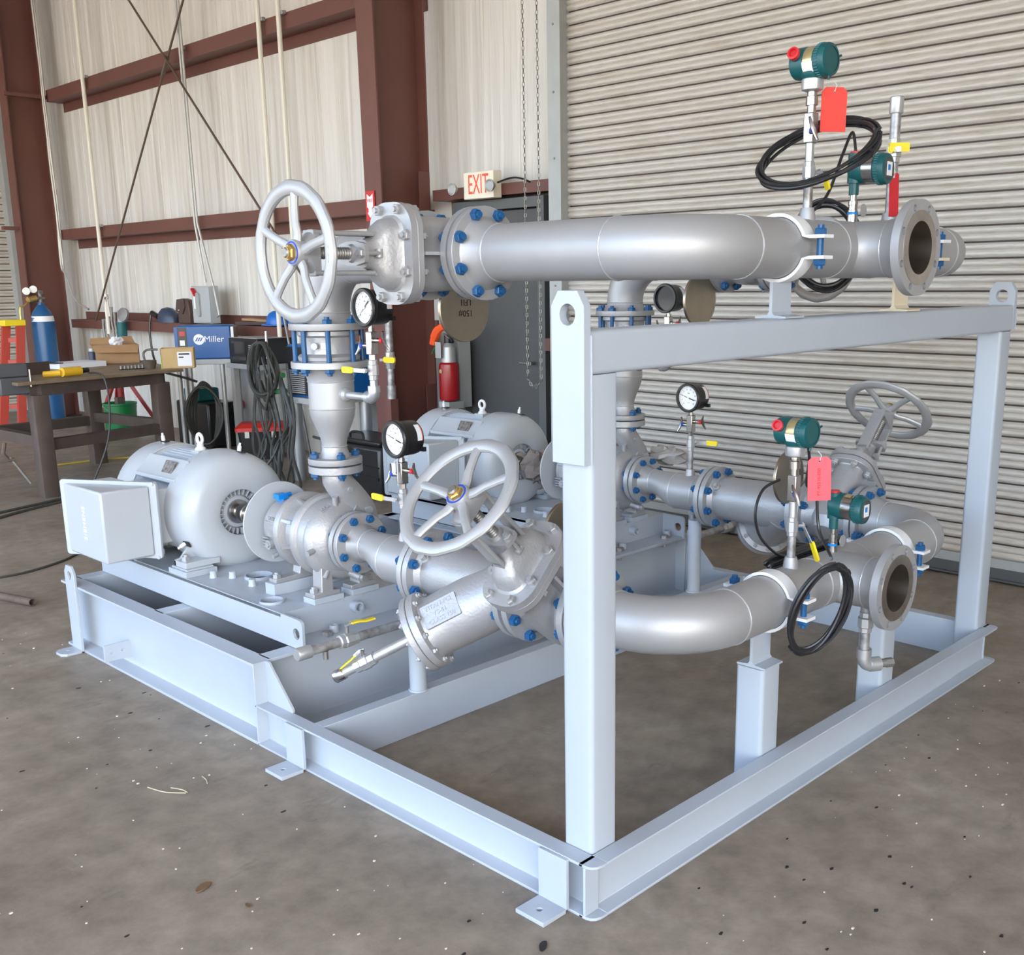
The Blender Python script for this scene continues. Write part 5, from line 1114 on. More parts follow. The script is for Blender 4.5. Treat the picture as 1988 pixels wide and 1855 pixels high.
# coils of black cable
def coil(name, c, uu, vv, a, b_, turns, r, seed, label, tilt=0.0, squash=0.012, tail=None, ties=()):
    rnd = random.Random(seed); u = V(uu).normalized(); v_ = V(vv); v_ = (v_-u*u.dot(v_)).normalized(); F = frame(c, u, v_, u.cross(v_)); t_ = thing(name, label, 'cable', c, 'coils of black cable')
    pts = []; N_ = 40
    for k in range(turns):
        da, db, dz, ph = rnd.uniform(-0.013, 0.013), rnd.uniform(-0.013, 0.013), rnd.uniform(-squash, squash), rnd.uniform(0, 6)
        for i in range(N_):
            th = 2*PI*i/N_
            pts.append(F @ V(((a+da)*math.cos(th), (b_+db)*math.sin(th), dz+0.5*squash*math.sin(2*th+ph))))
    part('coil', MB().tube(pts, r, 7), 'black_rubber', t_)
    if tail: part('lead', MB().tube(smooth(tail, 8), r*0.9, 7), 'black_rubber', t_)
    for th in ties:
        p = F @ V((a*math.cos(th), b_*math.sin(th), 0)); d_ = (F.to_3x3() @ V((-a*math.sin(th), b_*math.cos(th), 0))).normalized()
        part('tie_wrap', MB().lathe([(squash*0.6+r*1.1, -0.006), (squash*0.6+r*1.2, 0), (squash*0.6+r*1.1, 0.006)], zframe(p, d_), 12), 'black', t_)
    return t_

RTv, FWv = V((0.49, -0.87, 0)), V((0.87, 0.49, 0))
coil('cable_coil', (1.085, 0.090, 1.938), RTv*0.95+Z*0.31, FWv*0.81+Z*0.59, 0.170, 0.150, 8, 0.0052, 3, 'black cable coil hung round the upper transmitter neck', tail=[(1.338, YH, 1.965), (1.33, YH+0.01, 2.02), (1.28, 0.12, 1.95), (1.20, 0.12, 1.83), (1.14, 0.15, 1.765), (1.2, 0.24, 1.70)], ties=(2.6, 5.6, 0.6))
coil('cable_coil', (1.425, 0.245, 1.690), RTv*0.9+Z*0.12, Z, 0.105, 0.135, 9, 0.0055, 5, 'black cable coil draped behind the upper header', squash=0.02)
coil('cable_coil', (0.950, -0.060, 0.622), Z*0.93+RTv*0.32, RTv*0.80+FWv*0.45, 0.150, 0.082, 8, 0.0055, 8, 'black cable coil hanging in front of the lower header', squash=0.009, tail=[(1.19, 0.10, 0.90), (1.195, 0.09, 0.80), (1.15, 0.02, 0.735), (1.02, -0.05, 0.765)], ties=(0.5, 3.6))
coil('cable_coil', (1.31, 0.195, 0.690), X*1.0+Z*-0.01, Y*0.5+Z*-0.75, 0.245, 0.026, 5, 0.0055, 9, 'flattened black cable bundle lying along the back of the lower header', squash=0.010, tail=[(1.21, 0.155, 1.08), (1.235, 0.16, 1.02), (1.245, 0.17, 0.93), (1.30, 0.16, 0.915), (1.322, YH, 0.885)])
ld = single('loose_lead', MB().tube(smooth([(1.06, 0.16, 0.975), (0.985, 0.17, 0.955), (0.945, 0.17, 0.895), (0.965, 0.17, 0.82), (1.03, 0.17, 0.76), (1.12, 0.18, 0.715), (1.2, 0.19, 0.70)], 8), 0.0046, 7), 'black_rubber', 'thin black lead looping left of the lower transmitter', 'cable')
# ------------------------------------------------------------------ shop floor behind the skid
def bar(a, b_, w_, h_=None, up_=Z): 
    a, b_ = V(a), V(b_); d = (b_-a).normalized(); h_ = h_ or w_
    u = d.cross(up_) if abs(d.dot(up_)) < 0.95 else d.cross(X); u.normalize(); v_ = u.cross(d)
    return MB().loft([[p+u*x_*w_/2+v_*y_*h_/2 for x_, y_ in ((-1, -1), (1, -1), (1, 1), (-1, 1))] for p in (a, b_)])
# welding table
tb = thing('welding_table', 'heavy brown steel welding table at the far left', 'table', (1.95, 7.6, 0))
TP = [(1.18, 6.74), (2.63, 6.99), (2.92, 8.45), (1.25, 8.40)]
part('top_plate', MB().prism(TP, 0.875, 0.90), 'table_top', tb, bevel=0.004)
LG = [(1.36, 6.86), (2.47, 7.12), (2.32, 8.16), (1.30, 8.05)]
for x_, y_ in LG: part('leg', MB().prism(rrect(0.125, 0.125, 0.01, 2, x_, y_), 0.0, 0.79), 'table_steel', tb)
for i in range(4):
    a, b_ = LG[i], LG[(i+1) % 4]
    part('apron', bar((*a, 0.83), (*b_, 0.83), 0.11, 0.095), 'table_steel', tb)
    part('stretcher', bar((*a, 0.40 if i % 2 == 0 else 0.43), (*b_, 0.40 if i % 2 == 0 else 0.43), 0.075, 0.085), 'table_steel', tb)
vs_ = thing('bench_vise', 'dark grey bench vise clamped at the left end of the welding table', 'vise', (1.22, 7.0, 0.90))
part('base', MB().box((1.10, 6.86, 0.8), (1.34, 7.02, 0.93)), 'vise_grey', vs_, bevel=0.01); part('jaw', MB().box((1.02, 6.88, 0.93), (1.32, 7.0, 1.03)), 'vise_grey', vs_, bevel=0.01); part('jaw', MB().box((0.86, 6.88, 0.90), (0.99, 7.0, 1.02)), 'vise_grey', vs_, bevel=0.01)
part('screw', MB().cyl((0.85, 6.94, 0.88), (1.2, 6.94, 0.88), 0.016, 12).cyl((1.30, 6.80, 0.86), (1.30, 6.80, 0.99), 0.008, 8), 'stainless', vs_)
cl = thing('bar_clamp', 'steel C-clamp hanging with its screw from the table stretcher', 'clamp', (1.25, 6.72, 0.22)); part('frame', MB().tube([(1.06, 6.80, 0.46), (1.04, 6.80, 0.38), (1.07, 6.79, 0.33), (1.11, 6.78, 0.33)], 0.016, 8), 'rust_pipe', cl); part('screw', MB().cyl((1.08, 6.79, 0.35), (1.19, 6.74, 0.14), 0.010, 10), 'bare_steel', cl)
def carton(name, c, d_, rot, h_, m, lab, flaps=True):
    F = Matrix.Translation(c) @ Matrix.Rotation(rot, 4, 'Z'); t_ = thing(name, lab, 'box', c); a, b_ = d_[0]/2, d_[1]/2
    for nm_, lo, hi in (('wall', (-a, -b_, 0), (a, -b_+0.006, h_)), ('wall', (-a, b_-0.006, 0), (a, b_, h_)), ('wall', (-a, -b_, 0), (-a+0.006, b_, h_)), ('wall', (a-0.006, -b_, 0), (a, b_, h_)), ('bottom', (-a, -b_, 0), (a, b_, 0.006))): part(nm_, MB(F).box(lo, hi), m, t_)
    if flaps:
        part('flap', MB(F).add([(-a, -b_, h_), (a, -b_, h_), (a*0.9, -b_-0.08, h_-0.07), (-a*0.9, -b_-0.08, h_-0.06)], [(0, 1, 2, 3)]), m, t_)
        part('flap', MB(F).add([(-a, b_, h_), (a, b_, h_), (a*0.9, b_+0.06, h_+0.06), (-a*0.9, b_+0.06, h_+0.05)], [(0, 1, 2, 3)]), m, t_)
    return t_, F
bx, F = carton('cardboard_box', (2.60, 8.22, 0.90), (0.40, 0.34), -0.35, 0.17, 'cardboard', 'torn brown cardboard box at the back of the welding table'); part('crumpled_paper', crumple(F @ V((0.02, 0.0, 0.19)), 0.05, 5, (1.2, 1, 0.9)), 'paper', bx)
bx, F = carton('cardboard_box', (2.66, 7.12, 0.90), (0.27, 0.20), -0.55, 0.17, 'cardboard_light', 'open tan box with a white label and green sheet on the table corner', False)
part('label', MB(F).box((0.0, -0.103, 0.02), (0.115, -0.1005, 0.14)), 'paper', bx, 'white shipping label'); part('label_print', MB(F).box((0.012, -0.1042, 0.115), (0.10, -0.1035, 0.128)).box((0.012, -0.1042, 0.09), (0.05, -0.1035, 0.10)), 'ink', bx)
part('green_sheet', MB(F).box((-0.135, -0.105, 0.0), (-0.131, 0.04, 0.115)), 'lime', bx, 'bright lime green sheet')
t_ = thing('paper_stack', 'white stack of paper lying on the welding table', 'paper', (2.13, 8.0, 0.90)); part('sheets', MB(Matrix.Translation((2.13, 8.0, 0.9)) @ Matrix.Rotation(0.15, 4, 'Z')).box((-0.22, -0.14, 0), (0.22, 0.14, 0.045)), 'paper', t_); part('cover', MB(Matrix.Translation((2.13, 8.0, 0.9)) @ Matrix.Rotation(0.15, 4, 'Z')).box((-0.25, -0.10, 0.046), (-0.16, 0.12, 0.052)), 'black', t_)
t_ = thing('spray_can', 'small grey and blue can beside the torn cardboard box', 'can', (2.36, 8.15, 0.90)); part('body', MB().lathe([(0.033, 0.90), (0.033, 1.01), (0.024, 1.02)], Matrix.Translation((2.36, 8.15, 0)), 18), 'navy', t_); part('cap', MB().lathe([(0.028, 1.018), (0.028, 1.045), (0.022, 1.05)], Matrix.Translation((2.36, 8.15, 0)), 18), 'guide_galv', t_)
t_ = thing('power_drill', 'yellow corded power tool lying on the table edge', 'power tool', (1.72, 6.98, 0.90)); part('motor_housing', MB().cyl((1.60, 6.96, 0.94), (1.76, 7.0, 0.94), 0.036, 14), 'drill_yellow', t_); part('handle', MB().cyl((1.60, 6.97, 0.935), (1.50, 7.06, 0.925), 0.024, 10), 'drill_yellow', t_); part('chuck', MB().cyl((1.76, 7.0, 0.94), (1.83, 7.02, 0.94), 0.02, 12), 'black', t_)
part('power_cord', MB().tube(smooth([(1.82, 6.98, 0.92), (1.86, 6.82, 0.90), (1.87, 6.78, 0.7), (1.84, 6.8, 0.4), (1.72, 6.82, 0.12), (1.62, 6.80, 0.01), (1.4, 6.6, 0.006)], 6), 0.008, 6), 'hose_grey', t_)
t_ = thing('pipe_cup', 'rusty brown steel cup with a bent handle on the table corner', 'cup', (2.46, 7.25, 0.90)); part('bowl', MB().lathe([(0.045, 0.90), (0.06, 0.97), (0.054, 0.97), (0.04, 0.92), (0, 0.92)], Matrix.Translation((2.46, 7.25, 0)), 20), 'rust_pipe', t_); part('handle', MB().tube(smooth([(2.42, 7.25, 0.97), (2.42, 7.26, 1.03), (2.45, 7.24, 1.06), (2.52, 7.2, 1.06)]), 0.009, 6), 'black', t_)
t_ = thing('socket_rail', 'row of chrome sockets on a rail lying on the welding table', 'tools', (2.33, 7.28, 0.90)); part('rail', MB(Matrix.Translation((2.33, 7.28, 0.9)) @ Matrix.Rotation(-0.1, 4, 'Z')).box((-0.12, -0.01, 0), (0.12, 0.01, 0.008)), 'black', t_)
for i in range(8): part('socket', MB(Matrix.Translation((2.33, 7.28, 0.9)) @ Matrix.Rotation(-0.1, 4, 'Z')).cyl((-0.105+0.03*i, 0, 0.008), (-0.105+0.03*i, 0, 0.035), 0.011, 10), 'bare_steel', t_)
t_ = thing('steel_plate_offcut', 'brown steel plate standing on the left of the table', 'plate', (1.52, 7.45, 0.90)); part('plate', bar((1.36, 7.35, 0.95), (1.70, 7.45, 0.95), 0.01, 0.10), 'table_steel', t_)

# gas cylinder with twin-dial regulator
gx, gy = 3.27, 11.55
t_ = thing('gas_cylinder', 'tall blue gas cylinder with twin dial regulator by the far column', 'cylinder', (gx, gy, 0)); part('shell', MB().lathe([(0.10, 0.0), (0.128, 0.015), (0.13, 0.03), (0.13, 1.16), (0.122, 1.24), (0.10, 1.31), (0.06, 1.365), (0.035, 1.39), (0.035, 1.42)], Matrix.Translation((gx, gy, 0)), 32), 'cyl_blue', t_)
part('valve', MB().cyl((gx, gy, 1.41), (gx, gy, 1.53), 0.018, 10).cyl((gx-0.07, gy-0.02, 1.47), (gx+0.05, gy, 1.47), 0.015, 8).cyl((gx-0.01, gy, 1.535), (gx+0.03, gy, 1.54), 0.03, 8), 'bare_steel', t_)
part('regulator', MB().cyl((gx-0.16, gy-0.05, 1.45), (gx-0.06, gy-0.02, 1.47), 0.035, 12).tube(smooth([(gx-0.16, gy-0.05, 1.42), (gx-0.22, gy-0.06, 1.38), (gx-0.26, gy-0.06, 1.36), (gx-0.27, gy-0.06, 1.2)]), 0.012, 6), 'brass', t_)
for dx_, dz_ in ((-0.17, 0.10), (-0.09, 0.12)): part('dial', MB().lathe([(0.042, 0), (0.042, 0.025), (0.036, 0.026)], zframe((gx+dx_, gy-0.06, 1.45+dz_), (-0.35, -0.93, 0)), 20), 'dial', t_)
part('label', MB().lathe([(0.126, 1.20), (0.118, 1.262)], Matrix.Translation((gx, gy-0.003, 0)), 32), 'label_white', t_)
# red trolley / ladder beside it
t_ = thing('step_ladder', 'red step ladder with a yellow cap beside the blue cylinder', 'ladder', (2.8, 11.45, 0))
for a, b_ in (((2.63, 11.4, 0.0), (2.87, 11.6, 1.18)), ((2.80, 11.3, 0.0), (2.99, 11.5, 1.18))): part('rail', bar(a, b_, 0.05, 0.09), 'ladder_red', t_)
for z_ in (0.25, 0.5, 0.75, 1.0): part('step', bar((2.68+0.18*z_, 11.4+0.15*z_, z_), (2.83+0.13*z_, 11.32+0.15*z_, z_), 0.03, 0.05), 'ladder_red', t_)
part('cap', MB().box((2.80, 11.45, 1.16), (3.04, 11.64, 1.23)), 'yellow', t_, bevel=0.01)
t_ = thing('work_lamp', 'yellow halogen work lamp glowing on the floor under the table', 'lamp', (1.42, 8.9, 0)); part('housing', MB().box((1.22, 8.85, 0.5), (1.50, 8.98, 0.72)), 'lamp_yellow', t_, bevel=0.01); part('glass', MB(frame((1.43, 8.845, 0.63), X, Z, -Y)).prism(rrect(0.10, 0.15, 0.02, 4), -0.002, 0.004), 'lamp_glow', t_, 'glowing white lamp face')
part('stand', MB().tube([(1.25, 8.9, 0.5), (1.2, 8.85, 0.02), (1.5, 8.85, 0.02), (1.47, 8.9, 0.5)], 0.012, 6), 'lamp_yellow', t_)
# green bucket, red pipe stand
t_ = thing('bucket', 'green steel bucket behind the welding table', 'bucket', (3.28, 9.75, 0)); part('drum', MB().lathe([(0.15, 0), (0.155, 0.01), (0.165, 0.18), (0.17, 0.185), (0.165, 0.19), (0.17, 0.34), (0.178, 0.345), (0.178, 0.365), (0.165, 0.365), (0.155, 0.05), (0, 0.04)], Matrix.Translation((3.28, 9.75, 0)), 32), 'bucket_green', t_); part('handle', MB().tube(arc((3.28, 9.75, 0.34), X, V((0, -0.6, -0.5)), 0.18, 0, 180, 12), 0.004, 6), 'bare_steel', t_); part('scrap', MB().box((3.25, 9.72, 0.30), (3.33, 9.80, 0.42)), 'rust_pipe', t_)
t_ = thing('pipe_stand', 'red tripod pipe stand behind the welding table', 'stand', (3.42, 10.0, 0)); part('post', MB().cyl((3.42, 10.0, 0.35), (3.42, 10.0, 0.85), 0.035, 12), 'red_stand', t_)
for a in (200, 320, 80): part('leg', bar((3.42, 10.0, 0.72), (3.42+0.42*math.cos(math.radians(a)), 10.0+0.42*math.sin(math.radians(a)), 0.0), 0.035, 0.035), 'red_stand', t_)

# things standing on the low girt
zs = 1.201
t_ = thing('leather_bag', 'brown leather tool bag on the wall girt by the switch box', 'bag', (3.83, 9.02, zs)); part('body', MB().prism([(-0.12, 0), (0.12, 0), (0.13, 0.12), (0.10, 0.24), (-0.05, 0.26), (-0.12, 0.13)], -0.05, 0.05, frame((3.78, 9.02, zs+0.0), -Y, Z, -X)), 'leather', t_, bevel=0.012); part('flap', MB().prism([(-0.14, 0.13), (0.0, 0.10), (0.06, 0.17), (0.05, 0.26), (-0.10, 0.25)], 0.05, 0.062, frame((3.78, 9.02, zs+0.0), -Y, Z, -X)), 'leather', t_); part('stud', MB().lathe([(0.012, 0.062), (0.008, 0.068)], frame((3.78, 9.02, zs+0.0), -Y, Z, -X) @ Matrix.Translation((-0.07, 0.14, 0)), 10), 'stainless', t_)
t_ = thing('switch_box', 'grey electrical disconnect switch box with a red handle on the wall', 'switch box', (3.76, 8.52, 1.2)); part('case', MB().box((3.69, 8.36, 1.215), (3.786, 8.74, 1.585)), 'grey_box', t_, bevel=0.006); part('door', MB().box((3.675, 8.36, 1.225), (3.69, 8.58, 1.575)), 'grey_box', t_, bevel=0.004); part('lever_plate', MB().prism(rrect(0.07, 0.24, 0.03, 4), 0, 0.02, frame((3.675, 8.57, 1.40), -Y, Z, -X)), 'guide_galv', t_); part('handle', bar((3.66, 8.66, 1.56), (3.66, 8.60, 1.49), 0.02, 0.035, X), 'red', t_)
part('warning_label', MB().box((3.687, 8.64, 1.36), (3.6895, 8.70, 1.52)), 'label_white', t_)
t_ = thing('welding_helmet', 'navy blue welding helmet lying on the wall girt', 'helmet', (3.84, 9.62, zs)); part('shell', MB().lathe([(0.17, 0.0), (0.165, 0.06), (0.14, 0.11), (0.09, 0.15), (0.0, 0.165)], frame((3.84, 9.58, zs+0.0), X*0.55, Y, Z), 28), 'navy', t_); part('head_gear', MB().cyl((3.80, 9.72, zs+0.06), (3.80, 9.86, zs+0.10), 0.03, 10), 'black', t_); part('strap', MB().tube(smooth([(3.78, 9.86, zs+0.08), (3.75, 9.86, zs-0.1), (3.75, 9.83, zs-0.35), (3.75, 9.75, zs-0.5)]), 0.012, 6), 'black', t_)
t_ = thing('angle_grinder', 'teal angle grinder hanging from the wall girt', 'grinder', (3.70, 10.42, 0.98)); part('body', MB().cyl((3.70, 10.44, 0.98), (3.70, 10.42, 1.20), 0.055, 16), 'makita_teal', t_); part('gear_head', MB().cyl((3.70, 10.42, 1.19), (3.70, 10.40, 1.32), 0.045, 14), 'guide_galv', t_); part('guard', MB().lathe([(0.075, 0), (0.075, 0.03), (0.06, 0.032)], zframe((3.66, 10.24, 1.28), (-1, -0.3, 0.2)), 20), 'bare_steel', t_)
t_ = thing('hand_tools', 'cluster of pliers and clamps hanging from the wall girt', 'tools', (3.74, 10.85, 1.0))
for i, (y_, z0, z1) in enumerate(((10.98, 0.98, 1.22), (10.90, 1.0, 1.22), (10.74, 1.02, 1.36), (10.66, 1.05, 1.3))): part('tool', MB().tube([(3.74, y_, z1), (3.735, y_+0.01, (z0+z1)/2), (3.74, y_-0.01, z0)], [0.02, 0.012, 0.016], 8), 'bare_steel', t_)
part('ratchet', MB().cyl((3.74, 10.80, 1.25), (3.74, 10.83, 1.46), 0.014, 8).cyl((3.74, 10.83, 1.45), (3.74, 10.835, 1.50), 0.026, 10), 'stainless', t_)
t_ = thing('hard_hat', 'bright blue hard hat on the wall girt left of the near riser', 'hard hat', (3.86, 7.42, zs)); part('shell', MB().lathe([(0.118, 0.02), (0.117, 0.05), (0.108, 0.09), (0.085, 0.125), (0.05, 0.145), (0.0, 0.152)], Matrix.Translation((3.86, 7.42, zs)) @ Matrix.Diagonal((0.9, 1.15, 1, 1)), 32), 'hat_blue', t_); part('brim', MB().lathe([(0.112, 0.016), (0.132, 0.010), (0.132, 0.016), (0.112, 0.026)], Matrix.Translation((3.85, 7.46, zs)) @ Matrix.Diagonal((0.9, 1.22, 1, 1)), 32, closed=True), 'hat_blue', t_)
t_ = thing('floor_plate_stack', 'brown boards and angle offcuts on the wall girt', 'boards', (3.86, 7.8, zs)); part('board', bar((3.83, 8.05, zs+0.02), (3.86, 7.42, zs+0.03), 0.14, 0.03), 'table_steel', t_); part('board', bar((3.86, 8.0, zs+0.06), (3.88, 7.5, zs+0.045), 0.10, 0.02), 'cardboard', t_)

# blue welder on a tubular stand
tt = V((0.80, -0.60, 0)); nn = V((0.60, 0.80, 0)); WM = frame((3.10, 8.03, 0.905), tt, nn, Z)     # local x along the side panel, y away from it
t_ = thing('welding_machine', 'bright blue welding machine on a tubular stand', 'welder', (3.40, 8.0, 0.905))
cs = part('case', MB(WM).box((0.03, 0, 0), (0.52, 0.34, 0.315)), 'miller_blue', t_, bevel=0.012)
part('front_panel', MB(WM).box((0.0, 0.01, 0.01), (0.03, 0.33, 0.30)), 'miller_blue', t_)
part('control_panel', MB(WM).box((0.035, -0.004, 0.05), (0.115, 0, 0.30)), 'black', cs); part('red_display', MB(WM).box((0.05, -0.007, 0.22), (0.10, -0.004, 0.262)), 'red', cs); part('white_label', MB(WM).box((0.05, -0.007, 0.13), (0.095, -0.004, 0.18)), 'label_white', cs)
FM = WM @ frame((0.225, -0.001, 0.185), X, Z, -Y)
part('logo_disc', MB().lathe([(0.050, 0), (0.050, 0.0015)], FM, 28), 'label_white', cs)
for i in range(3): part('logo_stripe', MB().prism([(-0.036+0.021*i, -0.016), (-0.024+0.021*i, -0.016), (-0.004+0.021*i, 0.018), (-0.016+0.021*i, 0.018)], 0.0016, 0.0026, FM), 'miller_blue', cs)
part('lettering', text_mb('Miller', 0.080, FM @ Matrix.Translation((0.138, 0.0, 0.0)), 0.001), 'label_white', cs)
part('rear_panel', MB(WM).box((0.52, 0.01, 0.01), (0.545, 0.33, 0.30)), 'label_grey', t_)
t_ = thing('welder_stand', 'tubular aluminium stand under the blue welding machine', 'stand', (3.40, 8.0, 0)); part('tray', MB(WM).box((-0.02, -0.03, -0.05), (0.60, 0.37, 0)), 'guide_galv', t_, bevel=0.004)
for x_, y_ in ((0.02, 0.0), (0.12, 0.0), (0.42, 0.0), (0.56, 0.0), (0.02, 0.34), (0.56, 0.34)): part('leg', MB(WM).cyl((x_, y_, -0.905), (x_, y_, -0.05), 0.022, 14), 'alu_leg', t_)
t_ = thing('hose_coil', 'coil of grey hose hanging from the welder stand', 'hose', (3.25, 7.8, 0.1), 'hoses and cables at the wall')
for k in range(5):
    ph = k*0.4; pts = [(3.24-0.012*k+0.9*(0.07+0.02*k)*math.cos(a)+0.01*math.sin(3*a+ph), 7.80-0.012*k-0.55*0.16*math.cos(a), 0.40+(0.33-0.01*k)*math.sin(a)*(1 if math.sin(a) < 0 else 0.9)) for a in [2*PI*i/28 for i in range(28)]]; part('loop', MB().tube(pts, 0.012, 6, closed=True), 'hose_grey', t_)
part('drop', MB().tube(smooth([(2.95, 8.25, 0.88), (3.0, 8.15, 0.80), (3.12, 7.95, 0.74), (3.2, 7.85, 0.70)]), 0.012, 6), 'hose_grey', t_)
t_ = thing('equipment_case', 'black equipment case on the floor under the blue welding machine', 'case', (3.6, 8.35, 0)); part('shell', MB().box((3.42, 8.1, 0.0), (3.76, 8.75, 0.45)), 'black', t_, bevel=0.02); part('tool_on_top', MB().box((3.46, 8.35, 0.45), (3.70, 8.65, 0.58)), 'makita_teal', t_, bevel=0.02)
# black microwave on a second stand
t_ = thing('microwave', 'black microwave oven with a dark window on a grey stand', 'microwave', (3.6, 7.35, 0.875)); part('case', MB().box((3.42, 7.10, 0.875), (3.78, 7.60, 1.110)), 'black', t_, bevel=0.008); part('window', MB(frame((3.419, 7.43, 0.995), -Y, Z, -X)).prism(rrect(0.26, 0.17, 0.008, 3), 0, 0.003), 'dial_dark', t_)
part('top_sheet', MB().box((3.42, 7.10, 1.1105), (3.78, 7.60, 1.114)), 'label_grey', t_)
for i in range(7): part('button', MB().box((3.4155, 7.20, 0.935+0.018*i), (3.4195, 7.245, 0.943+0.018*i)), 'label_grey', t_)
t_ = thing('appliance_stand', 'grey steel stand under the black microwave', 'stand', (3.6, 7.35, 0)); part('tray', MB().box((3.40, 7.06, 0.83), (3.80, 7.64, 0.875)), 'guide_galv', t_)
for x_, y_ in ((3.72, 7.12), (3.72, 7.58), (3.46, 7.60), (3.77, 7.35)): part('leg', MB().box((x_-0.025, y_-0.03, 0), (x_+0.025, y_+0.03, 0.83)), 'guide_galv', t_)
t_ = thing('air_tank', 'upright light grey tank behind the stands', 'tank', (3.80, 7.9, 0.0)); part('shell', MB().lathe([(0.05, 0.05), (0.13, 0.09), (0.155, 0.16), (0.155, 0.70), (0.13, 0.80), (0.05, 0.84)], Matrix.Translation((3.80, 7.9, 0)), 28), 'tank_grey', t_); part('feet', MB().cyl((3.80, 7.9, 0), (3.80, 7.9, 0.06), 0.10, 16), 'tank_grey', t_); part('gauge', MB().sph((3.62, 7.85, 0.45), 0.055, 12), 'pink_float', t_)
# red-lidded tool box
TBM = frame((3.40, 7.12, 0), tt, nn, Z)
t_ = thing('tool_box', 'black plastic tool box with a bright red lid on the floor', 'tool box', (3.6, 7.4, 0)); part('bin', MB(TBM).loft([[V((x_, y_, z_)) for x_, y_ in rrect(0.42-s_, 0.26-s_, 0.03, 3, 0, 0.13)] for z_, s_ in ((0.0, 0.05), (0.27, 0.0))]), 'black', t_); ld_ = part('lid', MB(TBM).loft([[V((x_, y_, z_)) for x_, y_ in rrect(0.46-s_, 0.30-s_, 0.03, 3, 0, 0.13)] for z_, s_ in ((0.265, 0.0), (0.30, 0.0), (0.335, 0.08))]), 'red_lid', t_)
for x_ in (-0.12, 0.12): part('latch', MB(TBM).box((x_-0.02, -0.020, 0.21), (x_+0.02, 0.0, 0.27)), 'label_grey', ld_)
# second welder on a tall stand behind the riser, with cables
t_ = thing('welding_machine', 'blue welding machine with louvred front half hidden behind the near riser', 'welder', (3.35, 5.75, 0.75)); part('case', MB().box((3.02, 5.52, 0.70), (3.50, 5.98, 1.12)), 'miller_blue', t_, bevel=0.01); part('front_panel', MB().box((3.0, 5.70, 0.72), (3.02, 5.97, 1.10)), 'black', t_)
lv = MB()
for i in range(12): lv.box((2.992, 5.72, 0.735+0.016*i), (3.0, 5.95, 0.743+0.016*i))
part('louvres', lv, 'label_grey', t_); part('base_pan', MB().box((2.98, 5.48, 0.655), (3.52, 6.06, 0.70)), 'guide_galv', t_)
t_ = thing('welder_stand', 'stand of thick grey pipe legs under the half hidden blue machine', 'stand', (3.3, 5.75, 0))
for x_, y_ in ((3.05, 5.95), (3.05, 5.55), (3.45, 5.95), (3.45, 5.55)): part('leg', MB().cyl((x_, y_, 0), (x_, y_, 0.655), 0.05, 18), 'alu_leg', t_)
t_ = thing('welding_leads', 'tangle of grey welding cables hung by the half hidden blue machine', 'cables', (3.0, 6.1, 0.0), 'hoses and cables at the wall'); rnd = random.Random(4)
for k in range(7):
    y0 = 6.16+0.05*rnd.random(); R_ = 0.12+0.02*k*0.6
    hh_ = 0.20+0.09*rnd.random(); pts = [(2.93-0.008*k+0.02*math.sin(2*a+k), y0+R_*math.cos(a)+0.02*math.sin(3*a+k), 1.13-hh_+hh_*math.sin(a)) for a in [2*PI*i/26 for i in range(26)]]; part('loop', MB().tube(pts, 0.0125, 6, closed=True), 'hose_grey', t_)
for k in range(14):
    y0 = 5.70+0.05*k+0.08*rnd.random(); pts = smooth([(2.96, y0+0.10*rnd.uniform(-1, 1)+0.1, 0.72+0.3*rnd.random()), (2.92, y0+0.12*rnd.uniform(-1, 1), 0.50), (2.90, y0+0.16*rnd.uniform(-1, 1), 0.25), (2.84-0.1*rnd.random(), y0-0.18+0.2*rnd.random(), 0.03), (2.7-0.2*rnd.random(), y0-0.5*rnd.random(), 0.014)], 6); part('lead', MB().tube(pts, 0.012, 6), 'hose_grey', t_)
for z_, y_ in ((0.86, 6.04), (0.735, 6.02)): part('plug', MB().cyl((2.955, y_+0.14, z_-0.01), (2.975, y_-0.05, z_+0.01), 0.022, 10), 'green_clamp', t_)
part('hook', MB().cyl((2.95, 6.17, 1.0), (2.96, 6.18, 1.22), 0.012, 8), 'stainless', t_)
single('whip_rod', MB().cyl((3.3, 6.13, 0.0), (3.3, 6.46, 1.42), 0.010, 8).cyl((3.3, 6.455, 1.40), (3.3, 6.465, 1.46), 0.022, 8), 'bare_steel', 'thin steel rod standing behind the handwheel by the hard hat', 'rod')
# wire bundle and plate leaning by the column
t_ = thing('oval_plate', 'light grey oval sheet leaning on the wall behind the near riser', 'sheet', (3.70, 5.62, 0.2)); part('sheet', MB().prism(rrect(0.42, 1.05, 0.19, 8), -0.006, 0.006, frame((3.72, 5.62, 0.75), -Y, V((0.05, 0, 1)).normalized(), V((-1, 0, 0.05)).normalized())), 'tank_grey', t_)
t_ = thing('wire_bundle', 'bundle of tan and grey wires hanging beside the brown column', 'wires', (3.5, 5.30, 0.5))
for k in range(7):
    pts = smooth([(3.52, 5.31+0.006*k, 1.16), (3.50+0.02*rnd.uniform(-1, 1), 5.33+0.05*rnd.uniform(-1, 1), 0.95), (3.50, 5.36+0.07*rnd.uniform(-1, 1), 0.75), (3.50, 5.30+0.06*rnd.uniform(-1, 1), 0.52)], 6); part('wire', MB().tube(pts, 0.007, 5), 'wire_tan' if k % 2 else 'hose_grey', t_)
part('hook', MB().tube([(3.52, 5.21, 1.17), (3.52, 5.33, 1.17), (3.52, 5.34, 1.19)], 0.008, 6), 'bare_steel', t_)
t_ = thing('air_line', 'grey galvanised drop pipe with a yellow lever valve in front of the brown column', 'pipe', (3.20, 4.98, 0.75)); ax_, ay_ = 3.17, 4.83
